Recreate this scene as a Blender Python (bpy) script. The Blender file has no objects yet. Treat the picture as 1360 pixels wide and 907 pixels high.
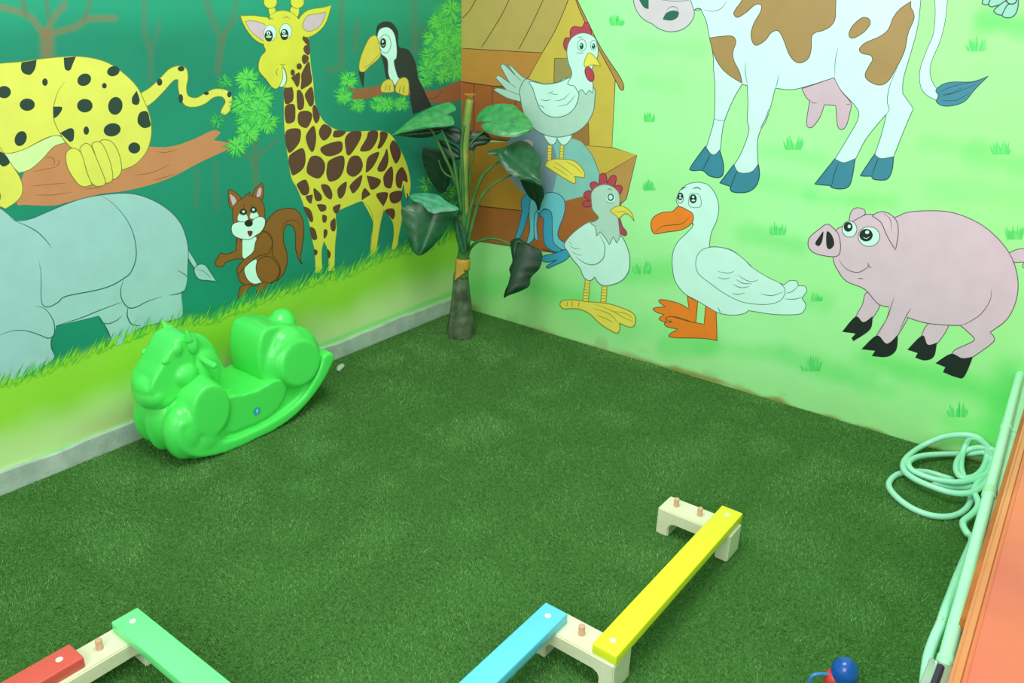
import bpy, bmesh, math, random
import numpy as np
from mathutils import Vector, Matrix
from mathutils.geometry import tessellate_polygon
random.seed(7); rng = np.random.default_rng(7)
S = bpy.context.scene; COL = S.collection
PI = math.pi

# ------------------------------------------------------------------ camera
H = 1.65
F_PX, PITCH, ROLL, YAW = 1079.17, 0.3982777, 0.0240562, -0.6438591
CAM = Vector((1.7514878*H, -2.0354276*H, H))
fw = Vector((math.sin(YAW)*math.cos(PITCH), math.cos(YAW)*math.cos(PITCH), -math.sin(PITCH)))
r0 = Vector((math.cos(YAW), -math.sin(YAW), 0)); u0 = r0.cross(fw)
cr, sr = math.cos(ROLL), math.sin(ROLL)
RT = r0*cr + u0*sr; UP = -r0*sr + u0*cr
cd = bpy.data.cameras.new('camera'); cam = bpy.data.objects.new('camera', cd); COL.objects.link(cam)
cd.sensor_width = 36; cd.lens = F_PX/1360*36; cd.clip_start = 0.02
m = Matrix((RT, UP, -fw)).transposed().to_4x4(); m.translation = CAM
cam.matrix_world = m
S.camera = cam

# ------------------------------------------------------------------ light, exposure
w = bpy.data.worlds.new('world'); S.world = w; w.use_nodes = True
w.node_tree.nodes['Background'].inputs[0].default_value = (0.955, 1.0, 0.98, 1)
w.node_tree.nodes['Background'].inputs[1].default_value = 0.76
def area(name, loc, target, size, power, col=(1, 1, 1)):
    l = bpy.data.lights.new(name, 'AREA'); l.shape = 'RECTANGLE'; l.size, l.size_y = size
    l.energy = power; l.color = col
    o = bpy.data.objects.new(name, l); COL.objects.link(o); o.location = loc
    o.rotation_euler = (Vector(target)-Vector(loc)).to_track_quat('-Z', 'Y').to_euler()
    return o
area('ceiling_light', (1.7, -2.3, 3.3), (1.3, -1.0, 0.5), (1.6, 1.2), 66, (0.97, 1.0, 0.96))
area('doorway_daylight', (2.6, -4.4, 1.9), (1.4, -0.3, 0.5), (1.8, 1.4), 44, (0.96, 1.0, 0.98))
S.view_settings.view_transform = 'Standard'; S.view_settings.look = 'None'
S.view_settings.gamma = 1; S.view_settings.use_curve_mapping = False
S.view_settings.exposure = 0.0

# ------------------------------------------------------------------ helpers
def lin1(c):
    c = c/255.0
    return c/12.92 if c <= 0.04045 else ((c+0.055)/1.055)**2.4
def lin(c): return tuple(lin1(v) for v in c)
_mats = {}
def mat(name, c, rough=0.6, noise=0.0, nscale=8.0, bump=0.0, bscale=200.0, spec=0.5, metal=0.0, coat=0.0, c2=None, sss=0.0):
    if name in _mats: return _mats[name]
    m = bpy.data.materials.new(name); m.use_nodes = True; nt = m.node_tree; b = nt.nodes['Principled BSDF']
    L = lin(c)
    b.inputs['Base Color'].default_value = (*L, 1); b.inputs['Roughness'].default_value = rough
    b.inputs['Specular IOR Level'].default_value = spec; b.inputs['Metallic'].default_value = metal
    b.inputs['Coat Weight'].default_value = coat
    if sss: b.inputs['Subsurface Weight'].default_value = sss; b.inputs['Subsurface Radius'].default_value = (.02, .03, .02)
    tc = nt.nodes.new('ShaderNodeTexCoord')
    if noise or c2:
        n = nt.nodes.new('ShaderNodeTexNoise'); n.inputs['Scale'].default_value = nscale; n.inputs['Detail'].default_value = 4
        nt.links.new(tc.outputs['Object'], n.inputs['Vector'])
        rp = nt.nodes.new('ShaderNodeValToRGB'); rp.color_ramp.elements[0].position = .3; rp.color_ramp.elements[1].position = .7
        A = lin(c2) if c2 else tuple(v*(1-noise) for v in L); B = L if c2 else tuple(min(1, v*(1+noise)) for v in L)
        rp.color_ramp.elements[0].color = (*A, 1); rp.color_ramp.elements[1].color = (*B, 1)
        nt.links.new(n.outputs['Fac'], rp.inputs[0]); nt.links.new(rp.outputs[0], b.inputs['Base Color'])
    if bump:
        n = nt.nodes.new('ShaderNodeTexNoise'); n.inputs['Scale'].default_value = bscale
        nt.links.new(tc.outputs['Object'], n.inputs['Vector'])
        bp = nt.nodes.new('ShaderNodeBump'); bp.inputs['Strength'].default_value = bump; bp.inputs['Distance'].default_value = .004
        nt.links.new(n.outputs['Fac'], bp.inputs['Height']); nt.links.new(bp.outputs[0], b.inputs['Normal'])
    _mats[name] = m; return m
def attr_mat(name, rough=0.6, bump=0.1, spec=0.4, bscale=60):
    m = bpy.data.materials.new(name); m.use_nodes = True; nt = m.node_tree; b = nt.nodes['Principled BSDF']
    a = nt.nodes.new('ShaderNodeVertexColor'); a.layer_name = 'paint'
    tc = nt.nodes.new('ShaderNodeTexCoord'); n = nt.nodes.new('ShaderNodeTexNoise'); n.inputs['Scale'].default_value = 5; n.inputs['Detail'].default_value = 5
    nt.links.new(tc.outputs['Object'], n.inputs['Vector'])
    hs = nt.nodes.new('ShaderNodeHueSaturation'); mr = nt.nodes.new('ShaderNodeMapRange')
    mr.inputs[3].default_value = .93; mr.inputs[4].default_value = 1.07
    nt.links.new(n.outputs['Fac'], mr.inputs[0]); nt.links.new(mr.outputs[0], hs.inputs['Value'])
    nt.links.new(a.outputs[0], hs.inputs['Color']); nt.links.new(hs.outputs[0], b.inputs['Base Color'])
    b.inputs['Roughness'].default_value = rough; b.inputs['Specular IOR Level'].default_value = spec
    n2 = nt.nodes.new('ShaderNodeTexNoise'); n2.inputs['Scale'].default_value = bscale
    nt.links.new(tc.outputs['Object'], n2.inputs['Vector'])
    bp = nt.nodes.new('ShaderNodeBump'); bp.inputs['Strength'].default_value = bump; bp.inputs['Distance'].default_value = .003
    nt.links.new(n2.outputs['Fac'], bp.inputs['Height']); nt.links.new(bp.outputs[0], b.inputs['Normal'])
    return m

def link(name, me, mats, parent=None):
    o = bpy.data.objects.new(name, me); COL.objects.link(o)
    for x in (mats if isinstance(mats, (list, tuple)) else [mats]): me.materials.append(x)
    if parent: o.parent = parent
    return o
def pymesh(name, V, Fc, mats, parent=None, smooth=False, midx=None):
    me = bpy.data.meshes.new(name); me.from_pydata([tuple(v) for v in V], [], Fc)
    if smooth: me.polygons.foreach_set('use_smooth', [True]*len(me.polygons))
    o = link(name, me, mats, parent)
    if midx: me.polygons.foreach_set('material_index', midx)
    me.update(); return o
def bmobj(name, bm, mats, parent=None, smooth=False, angle=None):
    bmesh.ops.recalc_face_normals(bm, faces=bm.faces)
    me = bpy.data.meshes.new(name); bm.to_mesh(me); bm.free()
    if smooth or angle: me.polygons.foreach_set('use_smooth', [True]*len(me.polygons))
    if angle: me.set_sharp_from_angle(angle=math.radians(angle))
    return link(name, me, mats, parent)
def empty(name, loc, rz=0):
    o = bpy.data.objects.new(name, None); COL.objects.link(o); o.location = loc; o.rotation_euler = (0, 0, rz)
    o.empty_display_size = .05; return o
def tag(o, label, cat=None, group=None, kind=None):
    o['label'] = label
    if cat: o['category'] = cat
    if group: o['group'] = group
    if kind: o['kind'] = kind
    return o
def bm_box(bm, x0, x1, y0, y1, z0, z1, bev=0, seg=2):
    r = bmesh.ops.create_cube(bm, size=1)
    vs = r['verts']
    for v in vs: v.co = Vector((x0+(v.co.x+.5)*(x1-x0), y0+(v.co.y+.5)*(y1-y0), z0+(v.co.z+.5)*(z1-z0)))
    if bev:
        es = list({e for v in vs for e in v.link_edges})
        bmesh.ops.bevel(bm, geom=es, offset=bev, segments=seg, affect='EDGES', profile=.5)
def bm_ell(bm, c, r, rot=None, u=24, v=16):
    M = Matrix.Translation(c) @ (rot.to_4x4() if rot else Matrix.Identity(4)) @ Matrix.Diagonal((*r, 1))
    bmesh.ops.create_uvsphere(bm, u_segments=u, v_segments=v, radius=1, matrix=M)
def bm_cyl(bm, a, b, ra, rb=None, n=20):
    a, b = Vector(a), Vector(b); d = b-a
    M = Matrix.Translation((a+b)/2) @ d.to_track_quat('Z', 'Y').to_matrix().to_4x4()
    return bmesh.ops.create_cone(bm, cap_ends=True, segments=n, radius1=ra, radius2=ra if rb is None else rb, depth=d.length, matrix=M)['verts']
def bm_prism(bm, pts, axis, a, b):
    """extrude a polygon (two coordinates) along axis x (pts = y,z) or y (pts = x,z)"""
    def mk(t): return [bm.verts.new((t, p[0], p[1]) if axis == 'x' else (p[0], t, p[1])) for p in pts]
    A, B = mk(a), mk(b); n = len(pts)
    bm.faces.new(A); bm.faces.new(B[::-1])
    for i in range(n): bm.faces.new((A[i], B[i], B[(i+1) % n], A[(i+1) % n]))
def catmull(P, closed=False, sub=6):
    P = [Vector(p) for p in P]; n = len(P); out = []
    for i in range(n if closed else n-1):
        g = (lambda k: P[k % n]) if closed else (lambda k: P[max(0, min(n-1, k))])
        a, b, c, d = g(i-1), g(i), g(i+1), g(i+2)
        for s in range(sub):
            t = s/sub
            out.append(.5*((2*b)+(c-a)*t+(2*a-5*b+4*c-d)*t*t+(3*b-3*c+d-a)*t**3))
    if not closed: out.append(P[-1])
    return out
def tube(name, P, r, mats, parent=None, n=10, taper=None):
    V, Fc = [], []; m_ = len(P); nrm = None
    for i, p in enumerate(P):
        t = (P[min(i+1, m_-1)]-P[max(i-1, 0)]).normalized()
        if nrm is None: nrm = t.orthogonal().normalized()
        nrm = (nrm - t*nrm.dot(t)).normalized(); bn = t.cross(nrm)
        rr = r if taper is None else r*(1+(taper-1)*i/(m_-1))
        for k in range(n):
            a = 2*PI*k/n; V.append(p+(nrm*math.cos(a)+bn*math.sin(a))*rr)
    for i in range(m_-1):
        for k in range(n):
            Fc.append((i*n+k, i*n+(k+1) % n, (i+1)*n+(k+1) % n, (i+1)*n+k))
    Fc.append(tuple(range(n))[::-1]); Fc.append(tuple((m_-1)*n+k for k in range(n)))
    return pymesh(name, V, Fc, mats, parent, smooth=True)

# where a point measured on the photograph lies on a plane of the room
def ray(x, y): return fw + RT*((x-680)/F_PX) + UP*((453.5-y)/F_PX)
def on(x, y, ax, v):
    d = ray(x, y); return CAM + d*((v-CAM[ax])/d[ax])
def floor_at(x, y, z=0): return on(x, y, 2, z)
def proj_np(Pn):
    d = Pn-np.array(CAM); z = d@np.array(fw)
    return 680+F_PX*(d@np.array(RT))/z, 453.5-F_PX*(d@np.array(UP))/z

# ------------------------------------------------------------------ room shell
def polyd(X, Y, pts):
    D = np.full(X.shape, 1e9)
    for (ax, ay), (bx, by) in zip(pts[:-1], pts[1:]):
        dx, dy = bx-ax, by-ay; L = dx*dx+dy*dy+1e-9
        t = np.clip(((X-ax)*dx+(Y-ay)*dy)/L, 0, 1)
        D = np.minimum(D, np.hypot(X-ax-t*dx, Y-ay-t*dy))
    return D
def mixc(C, c, a):
    c = np.array(lin(c)); return C*(1-a[..., None])+c*a[..., None]
def sstep(a, b, x):
    t = np.clip((x-a)/(b-a), 0, 1); return t*t*(3-2*t)
def vnoise(X, Y, s, seed):
    r = np.random.default_rng(seed); G = r.random((64, 64))
    x = X/s; y = Y/s; xi = np.floor(x).astype(int); yi = np.floor(y).astype(int); fx = x-xi; fy = y-yi
    fx = fx*fx*(3-2*fx); fy = fy*fy*(3-2*fy)
    g = lambda a, b: G[a % 64, b % 64]
    return (g(xi, yi)*(1-fx)+g(xi+1, yi)*fx)*(1-fy)+(g(xi, yi+1)*(1-fx)+g(xi+1, yi+1)*fx)*fy
GB = [(-400, 560), (0, 508), (24, 503), (73, 484), (109, 470), (145, 455), (182, 441), (230, 427), (280, 424), (306, 412), (373, 388), (418, 372), (465, 359), (497, 343), (531, 333), (571, 326), (613, 303), (700, 290)]
def jungle_paint(Pn):
    X, Y = proj_np(Pn)
    n1 = vnoise(Pn[:, 1], Pn[:, 2], .35, 1); n2 = vnoise(Pn[:, 1], Pn[:, 2], .12, 2)
    C = np.tile(np.array(lin((20, 134, 106))), (len(X), 1))
    C = mixc(C, (30, 152, 120), .5*n1); C = mixc(C, (14, 118, 96), .45*(1-n1)*n2)
    C = mixc(C, (36, 168, 132), .5*sstep(60, 0, Y))
    br = (96, 112, 82)
    def T(pts, w, a=.55, z=(0, 0, 3.778), c=br):
        nonlocal C
        q = [(z[0]+p[0]/z[2], z[1]+p[1]/z[2]) for p in pts]
        D = polyd(X, Y, q); C = mixc(C, c, a*sstep(w*1.25, w*.3, D))
    b2 = (140, 110, 72)
    T([(237, 270), (237, 170)], 11, .7, c=b2); T([(225, 180), (160, 90), (100, 60), (-60, 20)], 5, .6, c=b2); T([(230, 165), (270, 90), (325, 20)], 5, .55, c=b2)
    T([(270, 165), (380, 135), (440, 95), (575, 90)], 5, .6, c=b2); T([(420, 100), (445, 40), (455, -10)], 4.5); T([(245, 90), (230, -10)], 4.5); T([(130, 70), (112, -10)], 5)
    T([(755, 395), (757, 260), (725, 170), (725, -10)], 5, .4); T([(765, 250), (800, 110)], 4, .35)
    T([(1092, 370), (1110, 200), (1060, 80), (1030, -10)], 6, .45); T([(1110, 200), (1190, 80)], 4, .45)
    z3 = (280, 0, 3.778)
    T([(225, 1000), (225, 700)], 6, .5, z3); T([(225, 820), (150, 750)], 4, .4, z3); T([(230, 790), (335, 700)], 4, .4, z3)
    T([(60, 210), (35, 340)], 4, .35, z3); T([(140, -10), (60, 200)], 4, .4, z3); T([(655, -10), (655, 340), (590, 355)], 5, .45, z3); T([(735, 120), (720, 250)], 5, .35, z3)
    T([(1020, -10), (1025, 260)], 6, .4, z3); T([(1030, 180), (1110, 120)], 4, .35, z3); T([(990, 850), (985, 1030)], 5, .3, (0, 0, 3.778)); T([(1080, 820), (1090, 1050)], 5, .3, (0, 0, 3.778))
    for bx, by, br_ in ((325, 128, 13), (333, 145, 18), (345, 130, 14), (330, 160, 18), (326, 110, 10), (350, 160, 12), (318, 192, 10), (592, 20, 20), (598, 50, 22), (588, 85, 24), (575, 60, 14), (573, 90, 12), (604, 100, 14), (462, 105, 8), (457, 124, 9), (475, 138, 8), (503, 137, 9), (514, 139, 8), (533, 138, 8)):
        C = mixc(C, (64, 190, 92), .75*sstep(br_*1.15, br_*.3, np.hypot(X-bx, Y-by)))
    yb = np.interp(X, [p[0] for p in GB], [p[1] for p in GB])
    skt = 633-0.4*X
    t = (Y-yb)/np.maximum(skt-yb, 1)
    wob = 5*(vnoise(X, Y, 14, 5)-.5)
    g = np.tile(np.array(lin((154, 224, 62))), (len(X), 1))
    g = mixc(g, (138, 212, 54), vnoise(X, Y, 70, 8)*.7)
    g = mixc(g, (200, 240, 158), sstep(.32, .9, t+.15*(vnoise(X, Y, 45, 9)-.5)))
    g = mixc(g, (176, 186, 116), .6*sstep(.55, .95, t)*sstep(290, 240, X)*sstep(60, 160, X))
    g = mixc(g, (128, 232, 128), .75*sstep(5.5, 1.5, np.abs(Y-skt+3)))
    a = sstep(-11, 7, Y-yb+wob)
    return C*(1-a[:, None])+g*a[:, None]
def farm_paint(Pn):
    X, Y = proj_np(Pn)
    n1 = vnoise(Pn[:, 0], Pn[:, 2], .45, 11); n2 = vnoise(Pn[:, 0], Pn[:, 2], .15, 12)
    C = np.tile(np.array(lin((172, 252, 176))), (len(X), 1))
    C = mixc(C, (172, 242, 160), .7*n1); C = mixc(C, (162, 250, 152), .4*n2)
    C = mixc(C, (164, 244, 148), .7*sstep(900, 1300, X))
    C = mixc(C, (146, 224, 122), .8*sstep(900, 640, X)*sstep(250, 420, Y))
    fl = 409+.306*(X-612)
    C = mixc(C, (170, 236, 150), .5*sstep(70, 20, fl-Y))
    gr = (92, 232, 104)
    for pts, w_, a in (([(600, 385), (700, 378), (780, 400)], 12, .6), ([(760, 415), (830, 440), (900, 430)], 14, .35), ([(885, 458), (945, 457)], 12, .6), ([(930, 460), (1020, 468), (1090, 495), (1180, 520)], 9, .4),
        ([(1150, 475), (1240, 500), (1330, 528)], 14, .75), ([(1040, 465), (1110, 492), (1160, 500)], 10, .45), ([(990, 310), (1060, 325)], 12, .5), ([(840, 365), (900, 360)], 14, .6),
        ([(1010, 200), (1090, 212)], 10, .35), ([(1080, 262), (1180, 268)], 10, .4), ([(1310, 28), (1370, 34)], 15, .9), ([(1290, 205), (1370, 222)], 12, .5), ([(1230, 190), (1310, 196)], 8, .3),
        ([(1342, 500), (1330, 560), (1326, 620)], 20, .75), ([(1000, 240), (1080, 255)], 10, .3), ([(840, 60), (930, 66)], 10, .25), ([(850, 110), (900, 112)], 8, .2), ([(1070, 400), (1095, 404)], 12, .4), ([(1260, 560), (1320, 575)], 10, .4), ([(1240, 250), (1360, 262)], 14, .25)):
        C = mixc(C, gr, .85*a*sstep(w_*2.0, 0, polyd(X, Y, pts)+9*(vnoise(X, Y, 26, 31)-.5)))
    # brown glue and dirt left along the foot of the wall
    d = fl-Y+8*(vnoise(X, Y, 22, 14)-.5)
    C = mixc(C, (150, 142, 66), .9*sstep(10, 3, d+9*(vnoise(X, Y, 34, 17)-.5))*sstep(.2, .5, vnoise(X, Y, 60, 15)))
    C = mixc(C, (196, 190, 130), .5*sstep(3, 1, d))
    C = mixc(C, (150, 170, 90), .35*sstep(22, 6, d)*sstep(.62, .8, vnoise(X, Y, 20, 16)))
    return C
def painted_wall(name, axis, length, height, fn, matl):
    nu, nv = int(length/.0075), int(height/.0075)
    u = np.linspace(0, length, nu+1); v = np.linspace(0, height, nv+1); U, Vv = np.meshgrid(u, v); U = U.ravel(); Vv = Vv.ravel(); Z = np.zeros_like(U)
    P = np.stack([Z, -U, Vv], 1) if axis == 'y' else np.stack([U, Z, Vv], 1)
    col = fn(P)
    i = np.arange(nu); j = np.arange(nv); I, J = np.meshgrid(i, j); a = (J*(nu+1)+I).ravel()
    q = np.stack([a, a+nu+1, a+nu+2, a+1], 1) if axis == 'y' else np.stack([a, a+1, a+nu+2, a+nu+1], 1)
    nb = len(P); th = .12
    if axis == 'y': bx = [(-th, 0), (-th, -length)]; ex = [(b[0], b[1], z) for z in (0, height) for b in bx]
    else: bx = [(0, th), (length, th)]; ex = [(b[0], b[1], z) for z in (0, height) for b in bx]
    P = np.vstack([P, np.array(ex)]); col = np.vstack([col, np.tile(col[0], (4, 1))])
    c = [0, nu, nv*(nu+1), nv*(nu+1)+nu]; b = [nb, nb+1, nb+2, nb+3]
    extra = [(b[0], b[1], b[3], b[2]), (c[0], b[0], b[2], c[2]), (c[1], c[3], b[3], b[1]), (c[2], b[2], b[3], c[3]), (c[0], c[1], b[1], b[0])]
    q = np.vstack([q, np.array(extra)])
    me = bpy.data.meshes.new(name); me.vertices.add(len(P)); me.vertices.foreach_set('co', P.astype(np.float32).ravel())
    me.loops.add(len(q)*4); me.loops.foreach_set('vertex_index', q.astype(np.int32).ravel())
    me.polygons.add(len(q)); me.polygons.foreach_set('loop_start', np.arange(0, len(q)*4, 4, dtype=np.int32))
    me.update(calc_edges=True); me.validate()
    at = me.color_attributes.new('paint', 'FLOAT_COLOR', 'POINT')
    at.data.foreach_set('color', np.hstack([col, np.ones((len(col), 1))]).astype(np.float32).ravel())
    o = link(name, me, matl); o['kind'] = 'structure'; return o
wallmat = attr_mat('painted_plaster', .42, .12, .45, 40)
WL = painted_wall('wall_left', 'y', 3.9, 2.5, jungle_paint, wallmat); tag(WL, 'left wall with a dark green jungle mural')
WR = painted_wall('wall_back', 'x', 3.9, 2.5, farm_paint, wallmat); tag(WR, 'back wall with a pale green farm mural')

# floor slab and turf backing
bm = bmesh.new(); bm_box(bm, -.12, 3.9, -3.9, .12, -.1, 0)
fo = bmobj('floor', bm, mat('turf_backing', (78, 128, 60), .9, c2=(56, 102, 44), nscale=90, bump=.5, bscale=400, spec=.1)); tag(fo, 'floor covered with artificial turf backing', kind='structure')
def turf():
    n = 520000
    x = rng.uniform(.012, 2.83, n); y = rng.uniform(-3.05, -.002, n)
    cx = np.array(CAM); d = np.stack([x, y, np.zeros(n)], 1)
    px, py = proj_np(d); k = (px > -60) & (px < 1420) & (py < 990); x, y = x[k], y[k]; n = len(x)
    nz = vnoise(x, y, .10, 21)*.6+vnoise(x, y, .033, 22)*.4
    a = rng.uniform(0, 2*PI, n); ln = rng.uniform(.004, .0095, n)*(.7+.6*nz); w_ = rng.uniform(.0007, .0015, n)
    le = rng.uniform(.2, 1.0, n)*ln; la = rng.uniform(0, 2*PI, n)*.6+vnoise(x, y, .2, 23)*6
    B = np.stack([x, y, np.zeros(n)], 1); W = np.stack([np.cos(a)*w_, np.sin(a)*w_, np.zeros(n)], 1)
    T = B+np.stack([np.cos(la)*le, np.sin(la)*le, ln], 1)
    T[:, 0] = np.maximum(T[:, 0], .003); T[:, 1] = np.minimum(T[:, 1], -.0005)
    V = np.stack([B-W, B+W, T], 1).reshape(-1, 3)
    r = rng.random(n)
    pal = np.array([lin(c) for c in ((76, 130, 62), (96, 154, 78), (112, 170, 92), (142, 190, 118), (164, 172, 116))])
    pick = np.searchsorted([.26, .6, .86, .97], np.clip(r*.75+nz*.25, 0, .999))
    c = pal[pick]; c = np.repeat(c, 3, 0)
    me = bpy.data.meshes.new('turf_pile'); me.vertices.add(3*n); me.vertices.foreach_set('co', V.astype(np.float32).ravel())
    me.loops.add(3*n); me.loops.foreach_set('vertex_index', np.arange(3*n, dtype=np.int32))
    me.polygons.add(n); me.polygons.foreach_set('loop_start', np.arange(0, 3*n, 3, dtype=np.int32))
    me.update(calc_edges=True)
    at = me.color_attributes.new('paint', 'FLOAT_COLOR', 'POINT')
    at.data.foreach_set('color', np.hstack([c, np.ones((3*n, 1))]).astype(np.float32).ravel())
    m = bpy.data.materials.new('turf_fibre'); m.use_nodes = True; nt = m.node_tree; b = nt.nodes['Principled BSDF']
    v = nt.nodes.new('ShaderNodeVertexColor'); v.layer_name = 'paint'; nt.links.new(v.outputs[0], b.inputs['Base Color'])
    b.inputs['Roughness'].default_value = .65; b.inputs['Specular IOR Level'].default_value = .25
    o = link('turf_pile', me, m); tag(o, 'short green fibres of the artificial turf floor', 'turf', kind='stuff')
turf()

# grey baseboard along the jungle wall
bm = bmesh.new(); N = 60
top = [on(x, 633-.4*x, 0, .014).z for x in (0, 200, 400, 590)]; ztop = sum(top)/4
for i in range(N):
    pass
bm_prism(bm, [(-.0, 0), (-.0, ztop), (.013, ztop), (.016, ztop-.003), (.016, 0)], 'x', 0, 1)
bmesh.ops.transform(bm, matrix=Matrix.Identity(4), verts=bm.verts)
for v in bm.verts:
    t, a, z = v.co; v.co = (a, -.02-3.85*t, z)
bmesh.ops.subdivide_edges(bm, edges=[e for e in bm.edges if abs((e.verts[0].co-e.verts[1].co).y) > 1], cuts=80)
for v in bm.verts:
    if v.co.z > .02: v.co.z += .004*math.sin(v.co.y*9)+.003*math.sin(v.co.y*23+1)
bb = bmobj('baseboard_left', bm, mat('cement_grey', (186, 206, 190), .8, c2=(160, 180, 166), nscale=14, bump=.4, bscale=60)); tag(bb, 'grey cement skirting strip at the foot of the jungle wall', kind='structure')

# ------------------------------------------------------------------ mural painting
PAL = {'yel': (220, 222, 92), 'oli': (128, 134, 52), 'spot': (38, 62, 50), 'blk': (26, 38, 34), 'belly': (206, 240, 160), 'brn': (198, 134, 90), 'brd': (150, 98, 60),
 'ele': (158, 204, 202), 'eld': (50, 96, 92), 'sq': (142, 94, 38), 'sqd': (84, 54, 26), 'wht': (206, 250, 236), 'pnk': (208, 184, 198), 'gy': (218, 218, 66), 'gb': (94, 60, 46),
 'tb': (38, 50, 46), 'ty': (222, 206, 76), 'bra': (152, 98, 62), 'roof': (188, 166, 92), 'roo2': (192, 136, 62), 'wal': (166, 98, 48), 'wlin': (96, 62, 30), 'bar': (208, 186, 78), 'trm': (180, 142, 74), 'win': (160, 150, 90), 'dor': (160, 118, 60),
 'org': (190, 138, 48), 'bxt': (206, 180, 72), 'bxs': (188, 146, 80), 'bxb': (172, 102, 50), 'rk': (134, 200, 190), 'rk2': (124, 152, 166), 'hen': (182, 222, 204), 'hnw': (206, 252, 238), 'ol': (92, 130, 118), 'red': (188, 70, 88), 'rdd': (120, 40, 52), 'bk': (240, 228, 92), 'bkd': (150, 146, 50), 'tea': (24, 92, 78),
 'bl1': (112, 202, 214), 'bl2': (62, 166, 200), 'bld': (36, 92, 110), 'ora': (246, 136, 42), 'ord': (130, 82, 36), 'pig': (222, 198, 212), 'pgd': (96, 70, 92), 'cow': (208, 255, 240), 'cod': (74, 104, 104), 'pat': (168, 138, 84), 'ptd': (100, 82, 52), 'hof': (56, 136, 158), 'hfd': (20, 66, 84), 'mz': (214, 206, 214), 'cn': (40, 104, 84), 'cl': (150, 214, 192),
 'f1': (96, 214, 84), 'f2': (70, 192, 82), 'f3': (46, 170, 92), 'f4': (120, 212, 60), 'f5': (142, 216, 58), 'g1': (92, 226, 112), 'g2': (116, 234, 130), 'dim': (50, 160, 96), 'g3': (52, 168, 84), 'g4': (100, 200, 70)}
def pm(k): return mat('paint_'+k, PAL[k], .42, noise=.04, nscale=12, spec=.45)
def parse(s):
    pts = []
    for tok in s.split():
        c = tok.endswith('!'); x, y = tok.rstrip('!').split(','); pts.append((float(x), float(y), c))
    return pts
def smooth2(pts, closed, sub=5):
    n = len(pts); out = []
    for i in range(n if closed else n-1):
        p1 = pts[i]; p2 = pts[(i+1) % n] if closed else pts[i+1]
        p0 = pts[(i-1) % n] if closed else pts[max(i-1, 0)]; p3 = pts[(i+2) % n] if closed else pts[min(i+2, n-1)]
        if p1[2]: p0 = p1
        if p2[2]: p3 = p2
        for s in range(sub):
            t = s/sub
            f = lambda k: .5*(2*p1[k]+(p2[k]-p0[k])*t+(2*p0[k]-5*p1[k]+4*p2[k]-p3[k])*t*t+(3*p1[k]-3*p2[k]+p3[k]-p0[k])*t**3)
            out.append((f(0), f(1)))
    if not closed: out.append((pts[-1][0], pts[-1][1]))
    return out
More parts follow.
